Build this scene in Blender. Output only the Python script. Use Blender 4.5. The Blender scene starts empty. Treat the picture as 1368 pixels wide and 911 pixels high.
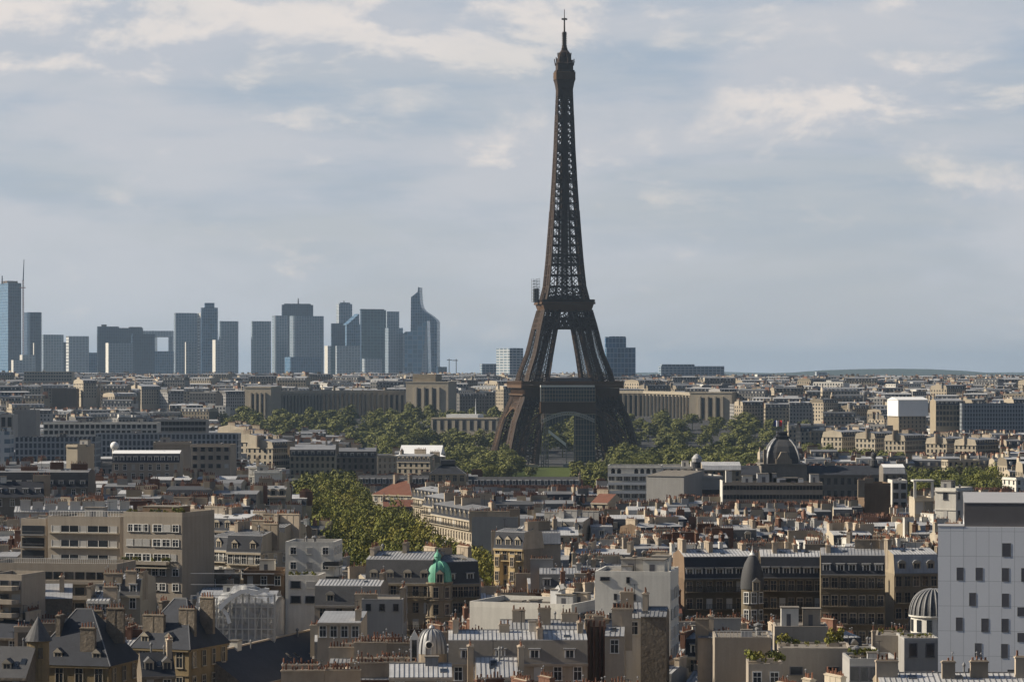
import bpy, math, random
from math import sin, cos, tan, pi, radians, atan2, sqrt
from mathutils import Vector
random.seed(11)
S = bpy.context.scene
C = S.collection

# ------------------------------------------------------------------ camera, sky, sun, exposure
FPX, CAMZ, HOR, CX = 4000.0, 65.0, 500.0, 684.0      # focal length in photo pixels, camera height, horizon row, centre column
cam = bpy.data.cameras.new('camera'); cam_o = bpy.data.objects.new('camera', cam); C.objects.link(cam_o)
cam.sensor_width = 36.0; cam.lens = 36.0*FPX/1368.0
cam.shift_y = (HOR-455.5)/1368.0
cam.clip_start = 1.0; cam.clip_end = 200000.0
cam_o.location = (0, 0, CAMZ); cam_o.rotation_euler = (pi/2, 0, 0)
S.camera = cam_o

SUN_AZ, SUN_EL = radians(-87), radians(32)            # azimuth from +Y (the view) towards +X
sd = Vector((sin(SUN_AZ)*cos(SUN_EL), cos(SUN_AZ)*cos(SUN_EL), sin(SUN_EL)))
sun = bpy.data.lights.new('sun', 'SUN'); sun.energy = 5.0; sun.angle = radians(0.5); sun.color = (1.0, 0.89, 0.72)
sun_o = bpy.data.objects.new('sun', sun); C.objects.link(sun_o)
sun_o.rotation_euler = (-sd).to_track_quat('-Z', 'Y').to_euler(); sun_o.location = (0, 0, 900)

W = bpy.data.worlds.new('World'); S.world = W; W.use_nodes = True
nt = W.node_tree; N = nt.nodes; L = nt.links; N.clear()
def wn(t, **k):
    n = N.new(t)
    for a, b in k.items(): setattr(n, a, b)
    return n
def wl(a, b): L.new(a, b)
sky = wn('ShaderNodeTexSky'); sky.sky_type = 'NISHITA'; sky.sun_disc = False
sky.sun_elevation = SUN_EL; sky.sun_rotation = SUN_AZ; sky.air_density = 1.0; sky.dust_density = 1.5; sky.ozone_density = 2.0
tc = wn('ShaderNodeTexCoord')
def mapped(scale, loc=(0,0,0)):
    m = wn('ShaderNodeMapping'); m.inputs['Scale'].default_value = scale; m.inputs['Location'].default_value = loc
    wl(tc.outputs['Generated'], m.inputs['Vector']); return m.outputs[0]
def wnoise(vec, scale, detail, rough, dist=0.0):
    n = wn('ShaderNodeTexNoise'); n.inputs['Scale'].default_value = scale; n.inputs['Detail'].default_value = detail
    n.inputs['Roughness'].default_value = rough; n.inputs['Distortion'].default_value = dist; wl(vec, n.inputs['Vector']); return n.outputs['Fac']
def wramp(fac, p0, p1, c0=(0,0,0,1), c1=(1,1,1,1)):
    r = wn('ShaderNodeMapRange'); r.interpolation_type = 'SMOOTHSTEP'; r.inputs['From Min'].default_value = p0; r.inputs['From Max'].default_value = p1
    wl(fac, r.inputs['Value']); return r.outputs[0]
def wmath(op, a, b):
    m = wn('ShaderNodeMath', operation=op)
    for i, v in enumerate((a, b)):
        if isinstance(v, (int, float)): m.inputs[i].default_value = v
        else: wl(v, m.inputs[i])
    return m.outputs[0]
def wmix(fac, a, b):
    m = wn('ShaderNodeMix', data_type='RGBA')
    if isinstance(fac, float): m.inputs[0].default_value = fac
    else: wl(fac, m.inputs[0])
    for s, v in ((6, a), (7, b)):
        if isinstance(v, tuple): m.inputs[s].default_value = v
        else: wl(v, m.inputs[s])
    return m.outputs[2]
sep = wn('ShaderNodeSeparateXYZ'); wl(tc.outputs['Generated'], sep.inputs[0])
big = wnoise(mapped((1, 1, 3.6), (0.3, 0, 0.0)), 9.0, 6, 0.55, 0.3)      # broad grey sheets of cloud
streak = wnoise(mapped((1, 1, 7), (1.7, 0, 0.4)), 12.0, 6, 0.55)
PV, PS = (1, 1, 2.3), 14.0
puff = wnoise(mapped(PV, (4.33, 0, 0.26)), PS, 9, 0.6, 0.25)              # sunlit cumulus tops
puff_up = wnoise(mapped(PV, (4.33-.008, 0, 0.26+.018)), PS, 5, 0.55, 0.25)   # the same cloud a little higher up
el, ax = sep.outputs[2], sep.outputs[0]
def bump_(v, c, h): return wmath('MULTIPLY', wramp(v, c-h, c-h*.15), wramp(v, c+h, c+h*.15))
rows = wmath('MULTIPLY', wmath('MULTIPLY', bump_(el, .110, .022), 1.35), wramp(ax, 0.06, -0.01))
rows = wmath('ADD', rows, wmath('MULTIPLY', bump_(el, .092, .019), wramp(ax, 0.045, 0.075)))
rows = wmath('ADD', rows, wmath('MULTIPLY', bump_(el, .068, .017), 0.45))
rows = wmath('ADD', rows, wmath('MULTIPLY', bump_(el, .122, .008), 0.5))
dens = wmath('ADD', puff, wmath('MULTIPLY', wmath('SUBTRACT', rows, 1.0), 0.16))
pf = wramp(dens, 0.365, 0.56)
lit = wramp(wmath('SUBTRACT', puff, puff_up), -0.05, 0.09)
BLUE, GREY, SOFT, WHITE = (4.1, 4.75, 5.75, 1), (5.15, 5.45, 6.0, 1), (5.55, 5.7, 6.1, 1), (8.3, 7.6, 7.1, 1)
veil = wmix(wramp(streak, 0.36, 0.62), BLUE, GREY)
veil = wmix(wramp(big, 0.42, 0.62), veil, SOFT)
veil = wmix(wramp(el, 0.085, 0.0), veil, (5.75, 5.95, 6.3, 1))
cl = wmix(wmath('MULTIPLY', pf, 0.85), veil, wmix(lit, (5.2, 5.45, 6.0, 1), WHITE))
cl = wmix(wramp(el, 0.128, 0.30), cl, (0.6, 0.72, 0.95, 1))                      # unseen dark cloud overhead, added to deepen the shade below
cl = wmix(wramp(sep.outputs[1], 0.75, 0.1), cl, (0.8, 0.95, 1.2, 1))                # the same dark cloud added behind the viewer, out of view
cover = wmath('ADD', 0.80, wmath('MULTIPLY', wramp(big, 0.36, 0.6), 0.17))
cover = wmath('MULTIPLY', cover, wramp(sep.outputs[2], 0.8, 0.3))                  # clear higher up
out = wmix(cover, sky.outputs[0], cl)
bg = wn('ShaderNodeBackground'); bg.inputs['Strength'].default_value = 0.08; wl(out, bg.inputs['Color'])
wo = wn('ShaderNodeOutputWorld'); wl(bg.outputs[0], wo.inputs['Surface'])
vs = S.view_settings; vs.view_transform = 'Standard'; vs.look = 'None'; vs.exposure = 0.36; vs.gamma = 1.0; vs.use_curve_mapping = False
cy = S.cycles; cy.use_denoising = True; cy.max_bounces = 5; cy.diffuse_bounces = 2; cy.glossy_bounces = 2; cy.transparent_max_bounces = 10
cy.volume_bounces = 0; cy.sample_clamp_indirect = 6.0; cy.use_adaptive_sampling = True; cy.adaptive_threshold = 0.02

def wx(px, D): return (px-CX)*D/FPX
def wz(py, D): return CAMZ+(HOR-py)*D/FPX
def sstep(a, b, t):
    t = min(1, max(0, (t-a)/(b-a))); return t*t*(3-2*t)
def gz(x, y):                                                    # the lie of the land: flat by the river, a hill behind it
    return 26*sstep(2350, 2850, y) + 12*sstep(2950, 4300, y)

# ------------------------------------------------------------------ materials
MATS = {}
def mat(name, col, rough=0.8, var=0.3, scale=0.35, spec=0.3, metal=0.0, rand=0.12, streak=0.0, bump=0.0, island=0.0, seams=0.0, fine=0.0):
    m = bpy.data.materials.new(name); m.use_nodes = True; t = m.node_tree; n = t.nodes; l = t.links; n.clear()
    o = n.new('ShaderNodeOutputMaterial'); b = n.new('ShaderNodeBsdfPrincipled'); l.new(b.outputs[0], o.inputs[0])
    b.inputs['Roughness'].default_value = rough; b.inputs['Metallic'].default_value = metal; b.inputs['Specular IOR Level'].default_value = spec
    g = n.new('ShaderNodeTexCoord')
    def mth(op, a, c):
        q = n.new('ShaderNodeMath'); q.operation = op
        for i, v in enumerate((a, c)):
            if isinstance(v, (int, float)): q.inputs[i].default_value = v
            else: l.new(v, q.inputs[i])
        return q.outputs[0]
    def ns(sc, detail, mp=None):
        q = n.new('ShaderNodeTexNoise'); q.inputs['Scale'].default_value = sc; q.inputs['Detail'].default_value = detail; q.inputs['Roughness'].default_value = 0.6
        if mp:
            k = n.new('ShaderNodeMapping'); k.inputs['Scale'].default_value = mp; l.new(g.outputs['Object'], k.inputs[0]); l.new(k.outputs[0], q.inputs['Vector'])
        else: l.new(g.outputs['Object'], q.inputs['Vector'])
        return q.outputs['Fac']
    f = mth('ADD', 1-var, mth('MULTIPLY', ns(scale, 6), 2*var))
    if streak: f = mth('MULTIPLY', f, mth('ADD', 1-streak, mth('MULTIPLY', ns(1.0, 4, (1.1, 1.1, 0.09)), 2*streak)))
    if fine: f = mth('MULTIPLY', f, mth('ADD', 1-fine, mth('MULTIPLY', ns(3.0, 3), 2*fine)))
    if rand:
        i = n.new('ShaderNodeObjectInfo'); f = mth('MULTIPLY', f, mth('ADD', 1-rand, mth('MULTIPLY', i.outputs['Random'], 2*rand)))
    if island:
        i = n.new('ShaderNodeNewGeometry'); f = mth('MULTIPLY', f, mth('ADD', 1-island, mth('MULTIPLY', i.outputs['Random Per Island'], 2*island)))
    if seams:
        wv = n.new('ShaderNodeTexWave'); wv.bands_direction = 'X'; wv.inputs['Scale'].default_value = 0.45; wv.inputs['Distortion'].default_value = 0.0
        l.new(g.outputs['Object'], wv.inputs['Vector'])
        r = n.new('ShaderNodeMapRange'); r.inputs['From Min'].default_value = 0.0; r.inputs['From Max'].default_value = 0.12; r.inputs['To Min'].default_value = 1-seams; l.new(wv.outputs['Fac'], r.inputs['Value'])
        f = mth('MULTIPLY', f, r.outputs[0])
    x = n.new('ShaderNodeVectorMath'); x.operation = 'SCALE'; x.inputs[0].default_value = col; l.new(f, x.inputs['Scale'])
    l.new(x.outputs[0], b.inputs['Base Color'])
    if bump:
        bp = n.new('ShaderNodeBump'); bp.inputs['Strength'].default_value = bump; bp.inputs['Distance'].default_value = 0.3
        l.new(ns(1.4, 5), bp.inputs['Height']); l.new(bp.outputs[0], b.inputs['Normal'])
    MATS[name] = m; return m

def facade(name, glass, frame, bw, bh, mortar, rough=0.25, metal=0.0, spec=0.5, var=0.35):
    """curtain wall: panes in a grid laid out in the building's own space"""
    m = bpy.data.materials.new(name); m.use_nodes = True; t = m.node_tree; n = t.nodes; l = t.links; n.clear()
    o = n.new('ShaderNodeOutputMaterial'); b = n.new('ShaderNodeBsdfPrincipled'); l.new(b.outputs[0], o.inputs[0])
    b.inputs['Roughness'].default_value = rough; b.inputs['Metallic'].default_value = metal; b.inputs['Specular IOR Level'].default_value = spec
    g = n.new('ShaderNodeTexCoord'); s = n.new('ShaderNodeSeparateXYZ'); l.new(g.outputs['Object'], s.inputs[0])
    ad = n.new('ShaderNodeMath'); ad.operation = 'ADD'; l.new(s.outputs[0], ad.inputs[0]); l.new(s.outputs[1], ad.inputs[1])
    cb = n.new('ShaderNodeCombineXYZ'); l.new(ad.outputs[0], cb.inputs[0]); l.new(s.outputs[2], cb.inputs[1])
    br = n.new('ShaderNodeTexBrick'); br.offset = 0.0; br.inputs['Scale'].default_value = 1.0; br.inputs['Brick Width'].default_value = bw; br.inputs['Row Height'].default_value = bh
    br.inputs['Mortar Size'].default_value = mortar; br.inputs['Mortar Smooth'].default_value = 0.2
    br.inputs['Color1'].default_value = (*[c*(1-var) for c in glass], 1); br.inputs['Color2'].default_value = (*[c*(1+var) for c in glass], 1); br.inputs['Mortar'].default_value = (*frame, 1)
    l.new(cb.outputs[0], br.inputs['Vector']); l.new(br.outputs['Color'], b.inputs['Base Color'])
    MATS[name] = m; return m

mat('cream_stone', (0.293, 0.2442, 0.175), 0.9, 0.28, 0.25, 0.2, streak=0.18, fine=0.1)
mat('pale_stone', (0.4063, 0.3566, 0.2799), 0.9, 0.22, 0.25, 0.2, streak=0.18, fine=0.08)
mat('grey_stone', (0.2042, 0.183, 0.1574), 0.9, 0.3, 0.25, 0.2, streak=0.22, fine=0.12)
mat('sooty_stone', (0.15, 0.1237, 0.0863), 0.9, 0.3, 0.3, 0.2, streak=0.25, fine=0.12)  # stone darkened in its colour to carry the cloud shade on the row
mat('gold_stone', (0.222, 0.1702, 0.0962), 0.9, 0.28, 0.4, 0.2, streak=0.2, fine=0.15)
mat('rough_stone', (0.185, 0.1554, 0.1221), 0.95, 0.45, 0.9, 0.2, fine=0.35, bump=0.6)
mat('white_render', (0.606, 0.5865, 0.5376), 0.85, 0.16, 0.2, 0.25, streak=0.26, fine=0.08)
mat('grey_render', (0.3256, 0.3175, 0.3053), 0.88, 0.2, 0.2, 0.25, streak=0.2)
mat('beige_render', (0.3419, 0.2971, 0.2442), 0.88, 0.16, 0.2, 0.25, streak=0.24, fine=0.1)
mat('honey_stone', (0.46, 0.35, 0.19), 0.9, 0.28, 0.4, 0.2, streak=0.2, fine=0.15)
mat('brown_render', (0.1628, 0.1147, 0.0777), 0.9, 0.3, 0.3, 0.2, streak=0.25, fine=0.15)
mat('brick', (0.15, 0.08, 0.055), 0.9, 0.3, 0.8, 0.2, rand=0.3, fine=0.25)
mat('chimney_render', (0.3848, 0.3223, 0.2501), 0.9, 0.3, 0.5, 0.2, rand=0.35, streak=0.25)
mat('terracotta', (0.175, 0.085, 0.055), 0.85, 0.35, 1.5, 0.2, rand=0.3, island=0.35)
mat('zinc', (0.2851, 0.2891, 0.297), 0.5, 0.42, 0.45, 0.4, metal=0.15, rand=0.3, seams=0.22, fine=0.12, streak=0.12)
mat('light_zinc', (0.432, 0.432, 0.432), 0.5, 0.4, 0.45, 0.4, metal=0.1, rand=0.25, seams=0.25, fine=0.12, streak=0.12)
mat('zinc_rib', (0.1944, 0.1944, 0.198), 0.5, 0.2, 0.4, 0.4)
mat('slate', (0.040, 0.043, 0.052), 0.75, 0.3, 0.5, 0.15, rand=0.25, fine=0.25)
mat('grey_slate', (0.09, 0.09, 0.0938), 0.7, 0.3, 0.5, 0.2, rand=0.25, fine=0.25)
mat('red_tile', (0.16, 0.072, 0.05), 0.85, 0.35, 0.5, 0.2, fine=0.25)
mat('gravel', (0.20, 0.18, 0.155), 0.95, 0.35, 0.4, 0.15, fine=0.2)
mat('felt', (0.10, 0.085, 0.07), 0.95, 0.3, 0.3, 0.15, fine=0.2)
mat('white_paint', (0.72, 0.71, 0.68), 0.6, 0.1, 0.6, 0.35)
mat('glass', (0.022, 0.026, 0.032), 0.12, 0.3, 0.8, 0.6, rand=0.4)
mat('dark_iron', (0.03, 0.03, 0.032), 0.6, 0.2, 1, 0.4)
mat('shutter', (0.42, 0.41, 0.39), 0.7, 0.1, 1, 0.3, rand=0.2)
mat('tower_iron', (0.048, 0.0296, 0.02), 0.75, 0.3, 0.06, 0.3, rand=0.0)
mat('tower_band', (0.0978, 0.0561, 0.0306), 0.75, 0.3, 0.08, 0.3, rand=0.0)
mat('netting', (0.085, 0.10, 0.115), 0.9, 0.25, 0.1, 0.1, streak=0.35)
mat('copper_green', (0.1358, 0.3762, 0.2612), 0.6, 0.4, 0.7, 0.35, fine=0.2, streak=0.4)
mat('asphalt', (0.05, 0.05, 0.052), 0.95, 0.3, 0.05, 0.2)
mat('lawn', (0.075, 0.095, 0.022), 0.95, 0.4, 0.03, 0.1, fine=0.2)
mat('bare_earth', (0.13, 0.10, 0.075), 0.95, 0.4, 0.03, 0.1)
mat('hill_green', (0.045, 0.06, 0.04), 0.95, 0.5, 0.002, 0.1)
mat('leaf', (0.135, 0.140, 0.026), 0.7, 0.25, 0.3, 0.2, rand=0.22, island=0.4)
mat('dark_leaf', (0.098, 0.108, 0.028), 0.7, 0.25, 0.3, 0.2, rand=0.25, island=0.4)
mat('young_leaf', (0.18, 0.165, 0.03), 0.7, 0.25, 0.3, 0.2, rand=0.2, island=0.4)
mat('bark', (0.07, 0.05, 0.035), 0.95, 0.3, 1, 0.1)
mat('white_sheet', (0.80, 0.80, 0.79), 0.6, 0.08, 0.3, 0.3, rand=0.0)
mat('flag_blue', (0.02, 0.04, 0.22), 0.8, 0.05); mat('flag_white', (0.8, 0.8, 0.8), 0.8, 0.05); mat('flag_red', (0.5, 0.02, 0.03), 0.8, 0.05)
mat('crane_red', (0.35, 0.10, 0.06), 0.6, 0.1)
mat('window_grey', (0.10, 0.10, 0.115), 0.3, 0.1, 1, 0.5, rand=0.1)
mat('dark_cladding', (0.12, 0.115, 0.12), 0.7, 0.15, 0.4, 0.3, streak=0.1)
mat('deck_white', (0.32, 0.32, 0.33), 0.7, 0.15, 0.3, 0.3)
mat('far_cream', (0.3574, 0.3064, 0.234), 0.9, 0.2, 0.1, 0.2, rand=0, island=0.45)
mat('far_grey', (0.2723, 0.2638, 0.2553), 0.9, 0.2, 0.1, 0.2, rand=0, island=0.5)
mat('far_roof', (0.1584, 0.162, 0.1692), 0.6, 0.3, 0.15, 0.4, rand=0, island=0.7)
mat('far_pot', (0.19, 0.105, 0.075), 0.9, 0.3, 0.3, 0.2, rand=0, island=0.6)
# translucent sheet of the wrapped building
m = mat('wrap_sheet', (0.68, 0.68, 0.67), 0.4, 0.2, 0.6, 0.4, rand=0, bump=0.5, streak=0.2)
b = m.node_tree.nodes['Principled BSDF'] if 'Principled BSDF' in m.node_tree.nodes else [q for q in m.node_tree.nodes if q.type == 'BSDF_PRINCIPLED'][0]
b.inputs['Alpha'].default_value = 0.42
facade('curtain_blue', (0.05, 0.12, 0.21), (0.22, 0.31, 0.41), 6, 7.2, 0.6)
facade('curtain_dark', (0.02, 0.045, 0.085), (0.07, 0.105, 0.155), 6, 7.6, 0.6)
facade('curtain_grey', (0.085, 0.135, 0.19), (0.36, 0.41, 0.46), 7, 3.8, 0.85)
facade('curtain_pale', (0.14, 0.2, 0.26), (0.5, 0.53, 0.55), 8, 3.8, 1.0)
facade('curtain_green', (0.025, 0.075, 0.095), (0.1, 0.17, 0.2), 9, 7.6, 0.9)
facade('curtain_sky', (0.12, 0.25, 0.36), (0.28, 0.4, 0.5), 12, 11, 0.9, rough=0.15)
facade('banded_white', (0.30, 0.31, 0.32), (0.72, 0.72, 0.70), 60, 7.6, 2.2)
facade('window_grid', (0.03, 0.035, 0.042), (0.36, 0.33, 0.28), 2.6, 3.2, 0.75, rough=0.6)
facade('office_grid', (0.04, 0.055, 0.075), (0.34, 0.36, 0.38), 2.0, 2.9, 0.42, rough=0.5)
facade('panel_white', (0.74, 0.76, 0.80), (0.46, 0.48, 0.51), 1.55, 3.05, 0.03, rough=0.55, spec=0.3, var=0.02)

# ------------------------------------------------------------------ mesh helper
class MB:
    def __init__(s): s.v, s.f, s.m = [], [], []
    def face(s, pts, mi=0):
        k = len(s.v); s.v.extend(pts); s.f.append(tuple(range(k, k+len(pts)))); s.m.append(mi)
    def grid(s, verts, faces, mi=0):
        k = len(s.v); s.v.extend(verts)
        for f in faces: s.f.append(tuple(i+k for i in f)); s.m.append(mi)
    def box(s, x0, x1, y0, y1, z0, z1, mi=0, top=None, bottom=False):
        v = [(x0,y0,z0),(x1,y0,z0),(x1,y1,z0),(x0,y1,z0),(x0,y0,z1),(x1,y0,z1),(x1,y1,z1),(x0,y1,z1)]
        f = [(0,1,5,4),(1,2,6,5),(2,3,7,6),(3,0,4,7),(4,5,6,7)]
        if bottom: f.append((3,2,1,0))
        k = len(s.v); s.v.extend(v)
        for i, q in enumerate(f):
            s.f.append(tuple(a+k for a in q)); s.m.append(top if (i == 4 and top is not None) else mi)
    def prism(s, poly, z0, z1, mi=0, top=None):
        n = len(poly); k = len(s.v)
        z1s = z1 if isinstance(z1, (list, tuple)) else [z1]*n
        s.v.extend((x, y, z0) for x, y in poly); s.v.extend((x, y, z) for (x, y), z in zip(poly, z1s))
        for i in range(n):
            j = (i+1) % n; s.f.append((k+i, k+j, k+n+j, k+n+i)); s.m.append(mi)
        s.f.append(tuple(k+n+i for i in range(n))); s.m.append(mi if top is None else top)
    def extrude(s, prof, x0, x1, mats, cap):
        """profile [(y,z)] run along x; mats per segment"""
        k = len(s.v); n = len(prof)
        s.v.extend((x0, y, z) for y, z in prof); s.v.extend((x1, y, z) for y, z in prof)
        for i in range(n-1): s.f.append((k+i, k+n+i, k+n+i+1, k+i+1)); s.m.append(mats[i] if isinstance(mats, (list, tuple)) else mats)
        s.f.append(tuple(k+i for i in range(n))); s.m.append(cap); s.f.append(tuple(k+n+n-1-i for i in range(n))); s.m.append(cap)
    def bar(s, p, q, w, mi=0, w2=None):
        p, q = Vector(p), Vector(q); d = q-p
        if d.length < 1e-6: return
        d.normalize(); a = d.cross(Vector((0,0,1)))
        if a.length < 0.05: a = d.cross(Vector((0,1,0)))
        a.normalize(); b = d.cross(a); w2 = w2 or w
        k = len(s.v)
        for c, ww in ((p, w/2), (q, w2/2)):
            for sx, sy in ((-1,-1),(1,-1),(1,1),(-1,1)): s.v.append(tuple(c+a*(sx*ww)+b*(sy*ww)))
        for i in range(4):
            j = (i+1) % 4; s.f.append((k+i, k+j, k+4+j, k+4+i)); s.m.append(mi)
    def lathe(s, prof, n=16, cx=0, cy=0, mi=0, a0=0.0, sq=None):
        """[(r,z)] turned about z; sq turns it square: a list of radius factors per step round"""
        k = len(s.v); r_ = len(prof)
        for r, z in prof:
            for i in range(n):
                a = a0+2*pi*i/n; q = r*(sq[i] if sq else 1); s.v.append((cx+q*cos(a), cy+q*sin(a), z))
        for j in range(r_-1):
            for i in range(n):
                i2 = (i+1) % n; s.f.append((k+j*n+i, k+j*n+i2, k+(j+1)*n+i2, k+(j+1)*n+i)); s.m.append(mi)
        s.f.append(tuple(k+(r_-1)*n+i for i in range(n))); s.m.append(mi)
    def mesh(s, name, mats, smooth=False):
        me = bpy.data.meshes.new(name); me.from_pydata(s.v, [], s.f)
        for q in mats: me.materials.append(MATS[q])
        me.polygons.foreach_set('material_index', s.m)
        if smooth: me.polygons.foreach_set('use_smooth', [True]*len(s.f))
        me.update(); return me
    def build(s, name, mats, parent=None, loc=(0,0,0), rz=0.0, smooth=False):
        if isinstance(mats, str): mats = [mats]
        return link(name, s.mesh(name, mats, smooth), parent, loc, rz)
def link(name, me, parent=None, loc=(0,0,0), rz=0.0, sc=None):
    o = bpy.data.objects.new(name, me); C.objects.link(o); o.location = loc; o.rotation_euler = (0, 0, rz)
    if sc: o.scale = sc
    if parent is not None: o.parent = parent
    return o
LABELS = {}
def tag(o, label, cat, group=None, kind=None):
    o['label'] = label; o['category'] = cat
    if group: o['group'] = group
    if kind: o['kind'] = kind
    return o
def root(name, label, cat, loc=(0,0,0), rz=0.0, group=None):
    o = bpy.data.objects.new(name, None); C.objects.link(o); o.location = loc; o.rotation_euler = (0,0,rz); o.empty_display_size = 2
    return tag(o, label, cat, group)

OCC = []         # footprints already taken: (centre x, y, half w, half d, angle)
CAPS = []        # (px0, px1, distance, lowest photo row that must stay in view)
def reg(x, y, w, d, rz, grow=0.0):
    OCC.append((x - sin(rz)*d/2, y + cos(rz)*d/2, w/2+grow, d/2+grow, rz))
def sat(a, b):
    def ax(o): return ((cos(o[4]), sin(o[4])), (-sin(o[4]), cos(o[4])))
    dx, dy = b[0]-a[0], b[1]-a[1]
    for (ux, uy) in ax(a)+ax(b):
        pr = 0
        for o in (a, b):
            (x1, y1), (x2, y2) = ax(o); pr += o[2]*abs(ux*x1+uy*y1)+o[3]*abs(ux*x2+uy*y2)
        if abs(dx*ux+dy*uy) > pr: return False
    return True
def free(x, y, w, d, rz):
    a = (x - sin(rz)*d/2, y + cos(rz)*d/2, w/2, d/2, rz)
    for o in OCC:
        if abs(o[0]-a[0])+abs(o[1]-a[1]) < 260 and sat(a, o): return False
    return True
def inpoly(x, y, poly):
    c = False; n = len(poly)
    for i in range(n):
        (x1, y1), (x2, y2) = poly[i], poly[i-1]
        if (y1 > y) != (y2 > y) and x < (x2-x1)*(y-y1)/(y2-y1)+x1: c = not c
    return c
HAZE = 3.4e-5
# ------------------------------------------------------------------ building kit
def window_mesh(name, frame, pane, mull=1, rail=True):
    b = MB(); b.box(-.5, .5, -.02, .06, 0, 1, 1)
    t = .07
    b.box(-.5-t, -.5+t*.5, -.10, .04, -.03, 1.05, 0); b.box(.5-t*.5, .5+t, -.10, .04, -.03, 1.05, 0)
    b.box(-.5, .5, -.10, .04, 1-t*.4, 1.05, 0); b.box(-.62, .62, -.20, .04, -.07, 0, 0)
    for i in range(mull):
        x = -.5+(i+1)/(mull+1); b.box(x-.025, x+.025, -.06, .03, 0, 1, 0)
    if rail: b.box(-.5, .5, -.05, .03, .62, .66, 0)
    return b.mesh(name, [frame, pane])
def shutter_mesh():
    b = MB(); b.box(-.5, .5, -.05, .05, 0, 1, 0); b.box(-.6, .6, -.14, .04, -.06, 0, 0)
    for i in range(7): b.box(-.5, .5, -.065, 0, i/7+.02, i/7+.05, 0)
    return b.mesh('window', ['shutter'])
WIN = {'white': window_mesh('window', 'white_paint', 'glass'), 'grey': window_mesh('window', 'chimney_render', 'glass'),
       'stone': window_mesh('window', 'pale_stone', 'glass'), 'plain': window_mesh('window', 'window_grey', 'glass', 0, False),
       'wide': window_mesh('window', 'white_paint', 'glass', 3, False), 'shut': shutter_mesh()}
b = MB(); b.box(-.5, .5, -.03, .05, 0, 1, 0); WIN['flat'] = b.mesh('window', ['window_grey'])
def dormer_mesh(style, cheek, front, cap):
    b = MB(); w, h, d = .68, 1.75, 2.0
    b.box(-w, w, 0, d, 0, h, 1 if style != 'box' else 1)
    b.box(-w-.05, -w+.16, -.06, .1, 0, h, 0); b.box(w-.16, w+.05, -.06, .1, 0, h, 0); b.box(-w, w, -.06, .1, h-.14, h, 0); b.box(-w-.05, w+.05, -.12, .1, -.06, .08, 0)
    b.box(-w+.16, w-.16, -.025, .05, .08, h-.14, 3); b.box(-.035, .035, -.05, .05, .08, h-.14, 0)
    if style == 'flat':
        b.grid([(-w-.2,-.3,h),(w+.2,-.3,h),(w+.2,d+1,h+.1),(-w-.2,d+1,h+.1),(-w-.2,-.3,h+.14),(w+.2,-.3,h+.14),(w+.2,d+1,h+.24),(-w-.2,d+1,h+.24)],
               [(0,1,5,4),(1,2,6,5),(3,0,4,7),(4,5,6,7)], 2)
    elif style == 'gable':
        p = [(-w-.15,-.22,h),(w+.15,-.22,h),(0,-.22,h+.75),(-w-.15,d+.4,h),(w+.15,d+.4,h),(0,d+.4,h+.75)]
        b.grid(p, [(0,1,2)], 0); b.grid(p, [(1,4,5,2),(3,0,2,5)], 2)
    else:
        k = 8; a = [(-(w+.15)*cos(pi*i/k), h+.6*sin(pi*i/k)) for i in range(k+1)]
        for i in range(k): b.face([(a[i][0],-.2,a[i][1]),(a[i+1][0],-.2,a[i+1][1]),(a[i+1][0],d+.5,a[i+1][1]),(a[i][0],d+.5,a[i][1])][::-1], 2)
        b.face([(x,-.2,z) for x, z in a][::-1], 0)
    return b.mesh('dormer', [front, cheek, cap, 'glass'])
DORM = {'flat': dormer_mesh('flat', 'zinc_rib', 'white_paint', 'light_zinc'), 'gable': dormer_mesh('gable', 'slate', 'pale_stone', 'grey_slate'),
        'round': dormer_mesh('round', 'zinc_rib', 'pale_stone', 'zinc'), 'slate': dormer_mesh('flat', 'slate', 'white_paint', 'zinc')}
CHIM, POTS = {}, {}
def pots_mesh(Ln, v):
    key = (Ln, v)
    if key not in POTS:
        rr = random.Random(Ln*17+v); b = MB(); b.box(-.26, .26, -Ln/2+.02, Ln/2-.02, -.03, .13, 2); n = max(2, int(Ln/.46))
        for i in range(n):
            if rr.random() < .12: continue
            y = -Ln/2+.25+i*(Ln-.5)/max(1, n-1); h = rr.choice((.45, .6, .75, .95)); r = rr.uniform(.11, .15)
            b.lathe([(r*1.05,0),(r,.1),(r*.82,h-.08),(r*.98,h-.05),(r*.9,h)], 7, rr.uniform(-.06,.06), y)
            if rr.random() < .15: b.lathe([(.05,h),(.05,h+.35),(.2,h+.38),(.02,h+.55)], 6, 0, y, 1)
        POTS[key] = b.mesh('pot_row', ['terracotta', 'zinc_rib', 'chimney_render'])
    return POTS[key]
def chim_mesh(Ln, T, Hh, m):
    key = (Ln, T, Hh, m)
    if key not in CHIM:
        b = MB(); b.box(-T/2, T/2, -Ln/2, Ln/2, -4, Hh, 0); b.box(-T/2-.1, T/2+.1, -Ln/2-.1, Ln/2+.1, Hh, Hh+.16, 0, bottom=True)
        n = int(Ln/1.4)
        for i in range(1, n): b.box(-T/2-.05, T/2+.05, -Ln/2+i*Ln/n-.07, -Ln/2+i*Ln/n+.07, -3.9, Hh-.002, 0)
        CHIM[key] = b.mesh('chimney', [m])
    return CHIM[key]
def chimney(par, x, y, z, Ln=3.0, Hh=2.0, rz=0.0, m='chimney_render', T=.8, pots=True, v=None):
    Ln = round(Ln*2)/2; Hh = round(Hh*2)/2
    c = link('chimney', chim_mesh(Ln, T, Hh, m), par, (x, y, z), rz)
    if pots: link('pot_row', pots_mesh(Ln, random.randrange(4) if v is None else v), c, (0, 0, Hh+.15))
    return c
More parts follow.
